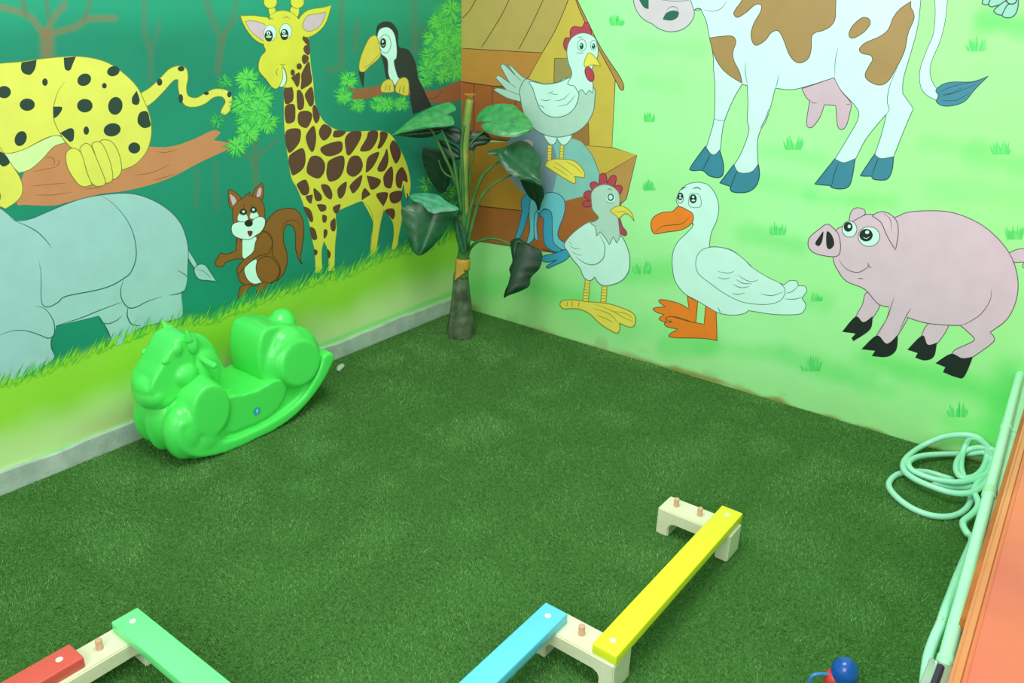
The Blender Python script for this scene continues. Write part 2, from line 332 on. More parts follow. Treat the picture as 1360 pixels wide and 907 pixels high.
class Mural:
    """one painted figure on a wall: paint layers as one mesh lying on the plaster"""
    def __init__(s, name, wall, label, base=1):
        s.name, s.wall, s.label = name, wall, label; s.V = []; s.F = []; s.M = []; s.mats = []; s.k = base; s.z = (0, 0, 1)
    def Z(s, ox, oy, sc): s.z = (ox, oy, sc); return s
    def mi(s, c):
        if c not in s.mats: s.mats.append(c)
        return s.mats.index(c)
    def pt(s, x, y, k):
        e = .0005+.000016*k
        p = on(x, y, 0, 0.0) if s.wall is WL else on(x, y, 1, 0.0)
        if s.wall is WL: p.y = min(p.y, -.0012); p.x = e
        else: p.x = max(p.x, .0012); p.y = -e
        return p
    def tri(s, pts, c, k):
        b = len(s.V); s.V += [s.pt(x, y, k) for x, y in pts]
        for t in tessellate_polygon([[Vector((x, y, 0)) for x, y in pts]]): s.F.append(tuple(b+i for i in t)); s.M.append(s.mi(c))
    def ribbon(s, pts, w, c, k, closed=False, taper=False):
        n = len(pts); b = len(s.V); L = 0
        for i in range(n):
            a = pts[(i-1) % n] if closed else pts[max(i-1, 0)]; d = pts[(i+1) % n] if closed else pts[min(i+1, n-1)]
            dx, dy = d[0]-a[0], d[1]-a[1]; l = math.hypot(dx, dy) or 1
            ww = w/2*(1 if not taper else max(.25, math.sin(PI*min(1, max(0, (i+.6)/n)))**.6))
            s.V.append(s.pt(pts[i][0]-dy/l*ww, pts[i][1]+dx/l*ww, k)); s.V.append(s.pt(pts[i][0]+dy/l*ww, pts[i][1]-dx/l*ww, k))
        for i in range(n if closed else n-1):
            j = (i+1) % n; s.F.append((b+2*i, b+2*i+1, b+2*j+1, b+2*j)); s.M.append(s.mi(c))
    def f(s, c, txt, o=None, w=1.2, smooth=True):
        q = parse(txt); q = [(s.z[0]+a/s.z[2], s.z[1]+b/s.z[2], e) for a, b, e in q]
        P = smooth2(q, True) if smooth else [(a, b) for a, b, e in q]
        s.k += 1; s.tri(P, c, s.k)
        if o: s.k += 1; s.ribbon(P, w, o, s.k, True)
        return s
    def l(s, c, txt, w=1.2, taper=True):
        q = parse(txt); q = [(s.z[0]+a/s.z[2], s.z[1]+b/s.z[2], e) for a, b, e in q]
        s.k += 1; s.ribbon(smooth2(q, False), w, c, s.k, False, taper); return s
    def e(s, c, x, y, rx, ry, o=None, w=1.0, rot=0):
        P = []
        for i in range(28):
            a = 2*PI*i/28; u, v = rx*math.cos(a), ry*math.sin(a)
            P.append((s.z[0]+(x+u*math.cos(rot)-v*math.sin(rot))/s.z[2], s.z[1]+(y+u*math.sin(rot)+v*math.cos(rot))/s.z[2]))
        s.k += 1; s.tri(P, c, s.k)
        if o: s.k += 1; s.ribbon(P, w, o, s.k, True)
        return s
    def blade(s, x, y, dx, dy, w, c, k=None):
        k = s.k+1 if k is None else k
        l = math.hypot(dx, dy) or 1; nx, ny = -dy/l*w/2, dx/l*w/2
        b = len(s.V); mx, my = x+dx*.5, y+dy*.5
        s.V += [s.pt(x-nx*.7, y-ny*.7, k), s.pt(mx-nx, my-ny, k), s.pt(x+dx, y+dy, k), s.pt(mx+nx, my+ny, k), s.pt(x+nx*.7, y+ny*.7, k)]
        s.F.append((b, b+1, b+2, b+3, b+4)); s.M.append(s.mi(c))
    def burst(s, x, y, R, n=90, cols=('f1', 'f2', 'f3'), up=0):
        for i in range(n):
            a = random.uniform(0, 2*PI); r0_ = R*random.uniform(0, .6); L = R*random.uniform(.55, 1.12)
            c = cols[0] if L < R*.78 else (cols[1] if L < R*.98 else cols[2])
            s.blade(x+math.cos(a)*r0_, y+math.sin(a)*r0_, math.cos(a)*(L-r0_*.6), math.sin(a)*(L-r0_*.6)-up, R*.10, c, s.k+{0: 1.6, 1: 1.2, 2: .8}[cols.index(c)]+.3*random.random())
        s.k += .6
    def done(s):
        me = bpy.data.meshes.new(s.name); me.from_pydata([tuple(v) for v in s.V], [], s.F)
        o = link(s.name, me, [pm(c) for c in s.mats], s.wall); me.polygons.foreach_set('material_index', s.M)
        bm = bmesh.new(); bm.from_mesh(me); n = Vector((1, 0, 0)) if s.wall is WL else Vector((0, -1, 0))
        bm.normal_update()
        fl = [f_ for f_ in bm.faces if f_.normal.dot(n) < 0]
        if fl: bmesh.ops.reverse_faces(bm, faces=fl)
        bm.to_mesh(me); bm.free()
        o['label'] = s.label; return o
Z1 = (0, 0, 3.778); Z3 = (280, 0, 3.778)

# --- jungle wall figures
q = Mural('painted_tree_branch', WL, 'thick brown painted branch under the leopard', 0)
q.f('brn', '22,268 35,272 70,273 92,268 132,258 169,253 208,243 235,232 265,216 304,198! 306,190! 284,186! 293,176! 283,173 259,184 230,194 201,195 150,190 100,188 84,186 60,205 35,222')
q.Z(0, 160, 5.667)
for t in ('250,385 350,365 430,350', '230,495 380,480 500,470', '260,560 400,560 540,540', '640,520 700,510 760,505', '1030,410 1150,390 1280,330', '1150,450 1230,430 1320,400', '1180,235 1250,240 1340,215'): q.l('brd', t, 1.0)
q.l('brd', '345,285 380,275 410,300 400,345', 1.3).l('brd', '420,345 445,320 435,295', 1.3); q.done()
q = Mural('painted_leopard', WL, 'yellow painted leopard with dark spots and a curling tail', 14).Z(*Z1)
q.f('yel', '700,470! 750,440 800,395 850,345 900,330 935,345 943,390 935,440 945,480 985,490 1030,465 1080,445 1130,450 1160,475 1163,520 1150,560 1125,577 1107,565 1115,540 1130,510 1110,485 1070,490 1030,520 980,537 930,530 905,490 893,440 893,400! 870,405 820,460 770,510 728,540! 690,520', 'oli', 1)
for a in ((800, 412, 14, 18), (908, 345, 17, 13), (907, 494, 11, 22), (1035, 468, 13, 9), (1150, 474, 11, 15)): q.e('spot', *a)
q.f('belly', '20,768 60,768 130,745 230,695 290,680 330,712 270,735 210,800 150,850 95,867! 50,820', 'oli', 1)
q.f('yel', '-60,330! 0,318 100,310 190,297 300,286 390,283 480,295 560,325 640,385 690,440 720,500 745,560 758,620 757,690 735,760 690,815 640,843 590,850 480,830 400,770 350,735 320,705 300,680 230,692 130,745 60,767 20,767 0,745 -60,700!', 'oli', 1)
q.f('yel', '-60,670! 0,742 30,785 68,840 98,888 113,937 106,982 76,1016 26,1048! 0,1036 -60,1020!', 'oli', 1)
q.l('oli', '325,410 290,460 270,530 268,590 285,640 320,700 360,745', 1.1)
for a in ((225, 412, 14, 19), (422, 400, 36, 30, None, 1, -.5), (523, 430, 12, 14), (568, 357, 32, 25, None, 1, -.3), (20, 462, 34, 31), (136, 525, 38, 31), (425, 530, 39, 34), (578, 531, 36, 45, None, 1, .15), (562, 651, 43, 33, None, 1, -.2), (432, 655, 14, 21), (673, 742, 30, 28), (103, 695, 29, 39, None, 1, .4)): q.e('spot', *a)
for t in ('108,313! 183,300! 175,345 150,375 115,365 104,340', '319,289! 380,284! 365,320 350,352 325,345', '265,535! 308,536 308,555 290,580 270,594!', '685,455! 700,500 690,525 665,520 662,490', '690,590 705,562 738,560 750,600 754,632 720,642 693,620', '300,667! 350,643 370,655 368,700 350,713!', '-10,760 25,775 48,815 20,835 0,825 -20,800'): q.f('spot', t)
q.e('oli', -6, 985, 10, 22)
q.Z(0, 160, 5.667)
for t in ('750,160 800,145 850,170 890,240 912,330 905,400 850,442 820,360 780,240', '690,180 730,158 770,180 810,260 840,360 845,445 800,470 770,440 740,350 710,240', '600,210 640,172 680,190 710,250 760,370 792,470 740,495 700,480 670,440 640,340 615,260', '495,260 510,225 550,208 590,225 620,270 650,380 690,482! 640,497 590,480 530,400 500,330'): q.f('yel', t, 'oli', 1.1)
q.done()
q = Mural('painted_elephant', WL, 'grey painted elephant under the branch, seen from behind its shoulder', 70).Z(0, 220, 3.778)
q.f('ele', '938,420 955,440 988,498 978,516 958,490 942,458', 'eld', .9).f('ele', '975,515 1000,495 1030,500 1055,535 1085,580! 1040,575 1000,570 978,545', 'eld', 1)
q.l('eld', '990,520 1020,530 1060,565', .7)
q.f('ele', '-60,190! 0,215 40,245 75,277! 150,268 230,235 350,185 440,158 520,145 620,138 700,148 790,185 860,235 905,290 930,350 943,420 940,530 938,580 925,625 910,645 915,740 880,770 800,785 700,815 640,860 600,900! 556,890 545,840 520,790 495,752! 400,775 280,803! 270,850 255,870 258,920 268,965 200,1015 100,1060 0,1095 -60,1100!')
for t, w_ in (('0,215 40,245 75,277 150,268 230,235 350,185 440,158 520,145 620,138 700,148 790,185 860,235 905,290 930,350 943,420 940,530 938,580 925,625 910,645 915,735', 1.1), ('500,148 560,185 620,250 660,320 680,400 680,470 655,535 620,565 560,600 480,625 330,655 290,685 245,708 215,700 205,660 205,560 200,510 193,475', 1.5),
   ('75,277 140,305 190,335 230,375 258,412', 1.3), ('620,570 605,620 610,670 640,710 680,710 740,680 812,656', 1.5), ('850,650 900,640 925,625', 1.5), ('280,803 400,765 500,725 608,684', 1.4), ('640,715 638,755 660,795 705,803', 1.7), ('495,752 512,785 545,792 585,775 612,752', 1.3), ('520,790 545,840 556,880', 1.3),
   ('170,702 220,715 255,755 272,800 268,850 240,865 200,850 130,828 60,828 -10,852', 1.4), ('255,870 257,910 268,940', 1.8), ('890,525 925,545 938,560', 1)): q.l('eld', t, w_)
q.done()
q = Mural('painted_squirrel', WL, 'brown painted squirrel with white cheeks and a raised bushy tail', 1).Z(280, 210, 4.535)
q.f('sq', '300,620 320,420 380,330 440,305 500,305 540,340 558,400 558,480 545,560 540,610 550,640! 525,600 510,540 510,470 500,420 480,403 455,405 440,440 437,500 455,560 460,620 440,690 400,735 340,745', 'sqd', 1.3)
q.l('sqd', '548,420 520,385 480,372 440,400 420,450', 1)
q.f('sq', '165,475 320,440 370,490 370,580 412,640 412,710 350,755 230,770 175,740 165,690 200,620 165,540', 'sqd', 1.2)
q.f('sq', '165,470 152,530 150,555 95,578 60,572 40,600 25,625 35,650 70,652 95,625 150,608 192,602 200,540', 'sqd', 1.2)
q.f('wht', '198,480 268,475 270,510 255,560 225,600 195,600 190,540').f('wht', '200,670 230,632 275,608 275,660 285,710 315,748! 260,757 220,730', 'sqd', .8)
q.f('sq', '272,500 320,445 366,490 365,540 340,575 275,595 210,650 165,697 158,665 190,620 255,565', 'sqd', 1.1)
q.f('sq', '272,660 290,610 350,592 400,640 413,690 380,740 320,752 285,715', 'sqd', 1.1)
q.f('sq', '185,770 245,760 220,800 180,850 165,840 170,800', 'sqd', 1).f('sq', '295,755 345,748 315,800 290,822 272,800', 'sqd', 1)
q.f('sq', '105,188! 140,200 182,242 165,290 120,300 105,250', 'sqd', 1).f('pnk', '113,215! 145,240 157,280 132,284').f('sq', '252,240 263,190 308,148! 318,190 312,245 285,258', 'sqd', 1).f('pnk', '274,232 284,190 302,178 302,215 284,240')
q.f('sq', '138,400 130,320 150,270 200,235 212,215! 222,225! 232,202! 245,228 290,240 318,280 324,340 312,420 150,450', 'sqd', 1)
q.f('wht', '165,378 166,342 190,328 217,345 217,382').f('wht', '238,362 240,330 265,318 285,340 282,362')
q.e('blk', 195, 326, 21, 22).e('wht', 196, 322, 8, 8).l('wht', '182,338 196,346 210,338', .9).e('blk', 256, 314, 20, 22).e('wht', 256, 310, 8, 8).l('wht', '244,326 257,334 270,326', .9)
q.f('wht', '123,430 130,400 160,385 200,385 230,405 260,365 300,352 326,370 322,410 300,445 270,465 230,490 170,482 135,462', 'sqd', .8)
q.e('blk', 227, 392, 25, 21).f('rdd', '220,440 250,440 245,465 230,470').l('sqd', '190,275 200,290 195,305', .9).l('sqd', '250,275 245,290 250,300', .9); q.done()
q = Mural('painted_giraffe', WL, 'yellow painted giraffe with brown patches facing left', 1)
q.f('gy', '378,100 408,46 410,57 413,89 416,110 418,135 424,152 434,165 449,173 465,175 488,174 507,174 520,180 531,198 539,215 544,234 545,250 541,266! 538,258 536,243! 532,262 534,286 530,311 527,331! 520,331! 523,311 521,294 510,279! 505,299 501,324 499,341! 491,341! 493,314 495,294 482,268! 479,267! 451,279 446,286 447,305 445,324 444,360! 436,360! 436,335 430,320! 427,335 428,362! 419,363! 418,335 415,320 410,294 401,266 394,249 387,236 382,207 378,175 377,144 377,117')
q.Z(365, 60, 4.774)
for t in ('60,270 110,268 115,350 65,370', '65,390 122,375 130,440 120,485 70,490', '140,290 165,290 185,340 180,400 150,410 140,370', '190,310 235,265 248,360 225,390 205,360', '150,430 200,415 235,435 230,480 200,525 150,500', '238,400 255,380 285,450 265,495 245,470', '68,548 155,530 163,590 140,640 85,680', '198,570 245,510 262,580 250,660 230,675 205,630', '280,540 310,500 360,530 345,580 310,605 285,580', '375,545 400,540 450,548 420,580 370,582', '445,590 480,550 545,548 540,600 490,680 460,698 447,650', '540,660 580,590 595,548 650,545 648,600 610,660 560,675', '650,650 665,600 670,548 715,560 700,610 670,652', '290,650 350,620 420,610 428,660 400,690 340,705 300,685', '86,715 130,670 180,655 195,720 180,780 130,820 105,815', '200,790 225,710 280,705 317,750 310,810 275,845 220,825', '328,780 345,730 430,700 440,770 410,840 350,865 328,830', '456,770 480,710 530,702 557,750 545,800 500,834 460,815', '576,790 590,710 657,676 650,720 615,780 580,807', '650,780 690,700 710,655 720,730 700,790 665,802', '728,640 755,602 797,670 790,720 765,750 740,700', '688,830 740,768 750,840 735,905 700,890', '580,826! 640,838 672,860 650,900 610,915 592,870', '768,820 805,772 835,820 840,870 812,860 800,907 770,890'): q.f('gb', t)
q.Z(370, 230, 5.337)
for t in ('130,75 190,45 215,100 210,145 170,155 140,110', '190,160! 242,150! 230,215 200,190', '250,105 300,150 303,190 265,195 250,150', '300,85 350,85 380,140 370,185 330,160', '420,105 480,60 470,140 440,180 420,160', '508,80 590,12 575,90 530,142 510,120', '745,50 770,-5 808,0 805,80 780,107 750,90', '612,105 652,150! 588,192! 590,140', '690,150 770,136 765,190 740,235!', '792,140 870,126 865,190 820,215 790,195', '275,220 330,225 335,260 300,272 280,245', '385,240 437,220 420,280 395,280', '175,238 225,260 245,330 225,345 200,300', '310,295 340,305 335,345 312,345', '365,350 400,320 402,400 375,407', '220,385 255,395 272,450 265,470 238,465', '320,400 345,405 340,445 320,460', '250,540 275,550 270,575 255,580', '345,540 368,565 362,600 348,595', '753,262 810,250 825,290 810,327 790,310'): q.f('gb', t)
q.l('blk', '905,140 915,160 910,195', 1.6).l('oli', '600,200 650,260 668,340 660,450 650,580', .7).l('oli', '745,260 720,370 700,500 690,575', .9)
q.Z(310, 0, 6.977)
for t in ('643,308 690,350 702,420 665,400 635,350', '650,425 700,420 708,480 690,512 655,480 643,440', '640,505 690,520 692,560 655,595 634,560', '550,705 610,672 612,760 590,808 560,760 535,722', '630,680 695,568 715,660 724,760 660,812 623,822 628,740'): q.f('gb', t)
q.e('gb', 608, 615, 25, 29).e('gb', 548, 672, 20, 29)
for t in ('326,70 380,70 388,135 338,145', '535,65 605,70 592,155 528,120'): q.f('gy', t, 'oli', .9)
q.e('gy', 340, 18, 62, 60, 'oli', .9).e('gy', 590, 18, 63, 60, 'oli', .9)
q.f('gy', '62,148! 160,143 250,153 330,180 300,330 280,405 200,370 130,290 85,210', 'oli', 1).f('pnk', '105,200! 180,193 300,240 290,372 230,350 160,290', 'oli', .8)
q.f('gy', '600,185 660,110 740,80 820,70 907,46! 860,200 790,290 700,343 640,330 610,260', 'oli', 1).f('pnk', '640,230 680,150 760,130 855,112! 830,190 780,260 700,290 650,270', 'oli', .8)
q.f('gy', '335,180 340,140 400,105 470,98 540,120 595,170 625,240 650,310 636,360 664,405 645,450 648,500 590,580 530,650 528,740 565,790 500,812 430,798 390,822 350,802 300,735 240,665 230,600 250,530 297,470 278,410 285,300 300,200')
q.l('oli', '340,140 400,105 470,98 540,120 595,170', .9).l('oli', '297,470 250,530 230,600 240,665 300,735 350,802 390,822 430,798', .9)
q.f('wht', '450,622 482,680 486,750 455,802 428,795 456,720', 'oli', .8).l('oli', '430,592 455,602 482,592', 1.1).l('oli', '446,600 482,660 492,740 474,806', 1.1)
q.e('wht', 338, 305, 58, 74, 'oli', .7).e('wht', 482, 290, 56, 72, 'oli', .7).e('blk', 325, 332, 38, 53).e('blk', 470, 320, 38, 52).e('wht', 322, 306, 17, 17).e('wht', 464, 296, 17, 17).e('hen', 325, 340, 26, 11).e('hen', 472, 330, 26, 11).e('blk', 322, 310, 7, 8).e('blk', 464, 300, 7, 8)
q.l('oli', '328,184 350,170 370,184', 1).l('oli', '460,168 490,155 516,174', 1).l('oli', '410,630 396,670 408,705', .9); q.done()
q = Mural('painted_perch_branch', WL, 'thin brown painted branch with green sprigs under the toucan', 0).Z(*Z3)
for a in ((690, 400, 52), (665, 480, 50), (735, 525, 44), (840, 520, 48), (885, 525, 44), (955, 520, 44)): q.burst(280+a[0]/3.778, a[1]/3.778, a[2]/3.778)
q.k += 2
q.f('bra', '685,430! 720,447 790,440 850,430 900,440 1000,435 1100,455 1170,440 1209,420 1259,405! 1259,500! 1180,515 1120,517 1050,495 990,475 900,462 790,492 705,498! 718,472', 'brd', .8).l('wlin', '1050,478 1110,495 1150,470 1160,450', .8); q.done()
q = Mural('painted_toucan', WL, 'black and white painted toucan with a yellow beak on the thin branch', 30).Z(*Z3)
q.f('tb', '830,180 835,130 870,108 910,116 938,160 942,232 990,250 1025,310 1040,390 1060,430 1105,532! 1015,572! 1000,500 990,440 900,400 880,390 868,330 855,280 840,230')
q.f('wht', '835,180 850,145 890,138 920,170 932,240 930,290 918,310 935,380 948,400 925,427 905,405 890,370 885,300 855,270 840,230', 'ol', .7)
q.e('wht', 874, 220, 29, 46, 'ol', .8).e('blk', 864, 216, 15, 25).e('wht', 862, 208, 5, 7).l('wht', '856,224 864,230 872,224', .7)
q.f('ty', '796,190 832,183 850,260 845,290 800,330 765,362 745,352 745,310 765,250', 'oli', .9).l('oli', '848,268 800,320 765,340', .8).f('tb', '741,358! 770,362! 765,442! 752,410')
q.f('ty', '855,460 858,420 885,398 910,405 918,440 912,462', 'oli', 1).f('ty', '925,455 935,410 965,388 990,405 992,470 975,480 950,472', 'oli', 1)
for t in ('875,455 880,425', '895,458 898,425', '945,465 950,430', '965,470 968,430'): q.l('oli', t, 1)
q.k = 5.2; q.f('tb', '1000,470! 1080,470! 1108,534! 1015,574!', smooth=False); q.done()
q = Mural('painted_foliage', WL, 'spiky bright green painted leaves beside the leopard tail', 60)
for a in ((180, 400, 60), (250, 490, 64), (165, 520, 62), (195, 600, 68), (275, 615, 62), (185, 670, 58), (130, 735, 52), (230, 560, 60)): q.burst(280+a[0]/3.778, a[1]/3.778, a[2]/3.778*1.15, 90)
for a in ((70, 410, 46), (30, 605, 46)): q.burst(280+a[0]/3.778, a[1]/3.778, a[2]/3.778, 40, ('f2', 'f3', 'dim'))
q.done()
q = Mural('painted_foliage', WL, 'spiky bright green painted leaves in the top corner behind the toucan', 0)
for a in ((600, 12, 15), (603, 34, 15), (583, 28, 14), (578, 52, 17), (598, 58, 17), (573, 74, 15), (590, 84, 17), (604, 92, 16), (566, 92, 13), (586, 66, 15), (564, 106, 11), (605, 74, 14), (578, 30, 11), (588, 100, 12), (592, 46, 14), (608, 55, 12)): q.burst(a[0], a[1], a[2]*1.1, 80)
for a in ((566, 245, 13), (596, 255, 13), (590, 305, 14), (605, 275, 12)): q.burst(a[0], a[1], a[2], 36, ('f4', 'f2', 'f3'))
q.done()
q = Mural('painted_grass', WL, 'slanted green painted grass blades along the top of the lime band', 130)
xs = [p[0] for p in GB]; ys = [p[1] for p in GB]
for i in range(330):
    x = random.uniform(-25, 605); yb = np.interp(x, xs, ys)
    el = x < 235
    if 70 < x < 232 and random.random() < .35: continue
    L = random.uniform(12, 34)*(1 if x > 240 else .8)
    lean = random.uniform(.34, .5)
    c = random.choice(['f2', 'g4', 'g3', 'g3'] if not el else ['f4', 'f2', 'f5', 'g3'])
    q.blade(x-3, yb+random.uniform(1, 7), L*lean, -L*(1-.2*lean), random.uniform(.8, 1.7), c, 130+random.random()*8)
for i in range(300):
    x = random.uniform(-25, 605); yb = np.interp(x, xs, ys)
    q.blade(x, yb+random.uniform(3, 9), random.uniform(2, 7), -random.uniform(6, 13), random.uniform(1.6, 3), random.choice(['f5', 'f5', 'g4']), 140+random.random()*8)
q.done()

# --- farm wall figures
q = Mural('painted_barn', WR, 'ochre painted barn with a sloping roof beside the corner', 0).Z(600, 0, 4.535)
q.f('bar', '700,-200! 730,-40! 800,120! 985,480! 965,895! 400,880! 400,560! 465,460! 545,318! 620,190!', 'wlin', 1, False)
q.f('wal', '50,480! 250,515! 440,540! 440,860! 50,830!', None, 1, False).f('roo2', '50,285! 545,318! 465,462! 400,522! 250,518! 50,490!', 'wlin', 1, False)
q.f('roof', '50,-200! 690,-200! 712,-60 690,30 620,190 545,318! 300,305 50,290!', 'wlin', 1)
for t in ('350,-10 290,110 180,285', '150,-10 110,60 65,110', '555,-10 480,150 405,295'): q.l('wlin', t, 1, False)
q.l('wlin', '50,490 135,505 250,518 330,528 420,540', 1.2, False)
for t in ('135,505 133,790', '245,518 243,700', '385,600 383,800'): q.l('wlin', t, 1, False)
q.l('wlin', '210,825 330,845', 1, False)
q.f('win', '620,350! 730,352! 720,500! 615,495!', 'wlin', 1, False).f('dor', '700,860! 740,800! 825,740! 828,872!', 'wlin', 1, False)
q.f('trm', '690,-210! 712,-210! 728,-60! 800,128 985,480 1018,540 1037,530 1015,465 900,290 800,90 752,-10!', 'wlin', 1); q.done()
q = Mural('painted_feed_trough', WR, 'orange brown painted wooden box below the barn', 30)
q.f('org', '605,188! 700,188! 760,200! 792,250! 704,281! 605,270!', None, 1, False)
q.f('bxb', '605,270! 704,281! 730,262! 792,256! 830,262! 815,290! 770,325! 745,337! 605,315!', 'wlin', .9, False)
q.l('wlin', '612,271 660,276 704,281', 1.1, False).l('wlin', '600,181 640,184 680,188', 1, False)
q.f('bxt', '775,193! 814,196 846,206! 805,230! 780,240!', 'wlin', .9, False)
q.f('bxs', '805,230! 846,206! 832,264 828,268 822,270! 796,278! 790,262!', 'wlin', .9, False); q.done()
q = Mural('painted_rock', WR, 'blue grey painted boulder under the white hen', 50)
q.f('rk', '672,212 674,190 690,178 730,174 758,183 774,190 787,207 796,230 800,244 790,256 765,263 735,269 705,262 680,240')
q.f('rk2', '672,212 674,190 690,178 715,172 733,190 740,215 738,240 728,266 705,262 680,240').e('pnk', 700, 192, 8, 7)
q.l('ol', '774,190 787,207 796,230 797,240', 1); q.done()
q = Mural('painted_hen', WR, 'white painted hen with a red comb standing on the boulder', 60).Z(600, 0, 4.535)
q.f('hen', '395,607! 330,588 253,542! 275,530 330,540! 266,470! 285,455 350,500! 298,405 300,390 320,390 382,452! 340,392! 360,398 430,463 500,500 460,610', 'ol', 1)
q.l('ol', '330,540 380,560 415,575', .8).l('ol', '350,500 390,530', .8).l('ol', '382,452 420,490', .8)
q.f('hnw', '560,812 632,818 625,860 600,872 575,850', 'ol', 1).f('hnw', '638,820 722,815 700,860 670,874 645,850', 'ol', 1)
q.f('hen', '415,590 410,540 440,480 480,482 560,505 640,495 700,470 850,520 862,600 850,680 800,760 720,810 620,825 520,792 455,725 425,650', 'ol', 1.1)
q.f('hnw', '470,490 560,507 640,497 720,468 742,520 767,570 740,650 680,697 600,703 540,665 510,600 490,535', 'ol', 1.1)
for t in ('580,562 598,558 612,546', '535,600 570,606 600,598', '620,607 655,603 682,590 712,560', '640,640 690,630 720,605 745,570', '520,632 545,640 560,652', '600,565 640,570'): q.l('ol', t, .9)
q.f('red', '692,305 675,270 685,230 714,225 715,185 735,160 775,165! 790,160 803,135 830,148 842,215 800,205 750,210 715,250', 'rdd', 1)
q.f('hnw', '700,500 725,445 702,370 695,300 715,240 760,205 810,200 860,225 880,270 880,340 852,400 840,450 852,510 850,562! 828,545 810,572! 785,540 762,557! 740,520 708,512!', 'ol', 1)
q.f('red', '803,425 820,398 850,430 858,470 840,492 815,470', 'rdd', 1).f('bk', '803,360 830,318 870,350 898,398! 850,390 803,402', 'bkd', 1)
q.e('hnw', 785, 272, 26, 36, 'ol', .7).e('tea', 783, 278, 12, 20).e('hnw', 780, 270, 4, 6).e('hnw', 856, 272, 19, 30, 'ol', .7).e('tea', 855, 278, 11, 17).e('hnw', 852, 272, 4, 5).l('ol', '752,316 775,320 800,316', .9).l('ol', '758,228 775,222 790,230', .9)
q.Z(520, 0, 3.778).f('bk', '785,730! 806,730! 803,805! 783,805!', 'bkd', .9, False).f('bk', '848,730! 866,730! 862,805! 844,805!', 'bkd', .9, False)
for y in (745, 760, 775, 790): q.l('bkd', f'785,{y} 804,{y}', .7, False).l('bkd', f'847,{y} 864,{y}', .7, False)
q.Z(730, 150, 6.479).f('bk', '-25,425 0,405 60,395 120,398 200,408 260,450 300,510 300,556! 215,545! 227,585 210,605 130,562 0,480 -35,455', 'bkd', 1.1)
q.l('bkd', '40,420 120,470 200,530', .8).l('bkd', '30,460 100,500 160,545', .8).l('bkd', '140,415 220,460 280,520', .8); q.done()
q = Mural('painted_rooster', WR, 'white painted rooster with blue tail feathers and big yellow feet', 60).Z(680, 210, 5.671)
q.f('bl2', '70,330 90,285 130,268 155,300 130,400 95,520 62,600 30,617 26,590 55,500 75,400', 'bld', 1)
q.f('bl1', '140,320 175,305 192,400 167,500 167,600 130,642 113,630 135,540 130,420', 'bld', 1).f('bl1', '170,430 205,395 188,500 198,622! 170,590', 'bld', .9)
q.f('bl1', '190,405 210,320 240,275 290,258 350,270 392,310 402,370 388,440 358,520 347,580 372,620 430,650 442,692 390,692 330,660 300,590 303,450 280,392 240,382 208,412', 'bld', 1)
q.f('bl2', '205,435 230,392 278,390 302,430 305,560 318,640 372,690 350,707 290,690 250,650 235,560 240,470 225,437', 'bld', 1).l('rdd', '222,683 270,695 320,712 375,705', 1.8)
q.f('bl2', '225,755 240,735 330,715 400,688 447,700 440,730 400,770 310,812 275,827 262,812 340,765! 280,782 238,777', 'bld', 1)
q.Z(730, 330, 7.557).f('bk', '362,300! 408,305! 390,535! 333,535!', 'bkd', 1, False).f('bk', '530,350! 578,350! 568,555! 513,545!', 'bkd', 1, False)
for y in (350, 380, 410, 440, 470, 500): q.l('bkd', f'352,{y} 394,{y+6}', .7, False).l('bkd', f'524,{y+30} 568,{y+36}', .7, False)
q.f('bk', '105,560 140,520 250,515 380,533 480,540 600,555 740,600 840,650 864,710 850,772 800,787 700,747! 707,800 690,842 650,840 520,762 400,652 300,607 220,602 140,602', 'bkd', 1.2)
for t in ('440,600 600,655 690,750', '470,670 560,700 640,740', '450,555 620,620 740,690 850,735', '640,630 760,650 840,700', '180,530 175,585', '230,525 228,590', '300,530 292,590'): q.l('bkd', t, .9)
q.Z(520, 220, 3.778).f('hnw', '868,392 920,330 1000,280 1050,300 1100,350 1150,350 1180,400 1196,460 1190,530 1150,580 1080,602 1040,588 1022,558! 995,577 965,558 945,512 910,470 885,430', 'ol', 1.1)
q.l('ol', '1045,345 1070,400 1065,460 1035,490 1000,497 960,482 925,455', 1.3)
for t in ('895,400 920,415 950,418', '905,430 930,445 955,450', '890,380 905,395'): q.l('ol', t, .7)
q.Z(680, 210, 5.671).f('red', '600,352 560,367 533,350 545,325 590,320! 543,285 550,258 580,243 610,250! 590,205 600,183 630,178 655,200! 660,150 665,125 690,113 712,135 718,188! 745,140 770,128 787,150 775,212! 810,203 832,220 825,252 812,268 760,225 700,210 640,235 608,290', 'rdd', 1)
q.f('red', '793,450 812,450 832,510 864,555 857,582 825,570 795,520', 'rdd', 1)
q.f('hen', '600,330 600,260 640,215 700,197 760,215 805,260 814,330 802,400 802,450 817,590! 790,640! 765,590! 735,652! 705,600! 665,553! 640,587! 630,515! 588,488! 640,465 650,440 610,390', 'ol', 1)
q.f('bk', '743,395 800,360 850,368 900,410 922,474! 890,432 850,417 810,450 785,432', 'bkd', 1).l('bkd', '760,405 810,405 850,400 885,420', .8)
q.e('hnw', 745, 300, 33, 36).e('tea', 745, 294, 24, 28).e('hnw', 745, 294, 15, 18).l('ol', '722,240 735,230 758,243', 1).l('ol', '712,325 740,337 768,328', .8); q.done()
q = Mural('painted_goose', WR, 'white painted goose with an orange beak and webbed feet', 1).Z(840, 220, 3.779)
q.f('ora', '275,655! 328,680! 318,787! 300,785 250,767 190,757 165,784 133,768 160,747! 120,735 106,715 165,708! 133,682 150,672 230,690 285,720!', 'ord', 1.1)
q.f('ora', '368,700! 420,730! 424,866 412,874 350,866 200,862 188,845 230,820! 172,808 163,787 200,786! 166,768 195,757 270,778 360,796!', 'ord', 1.1)
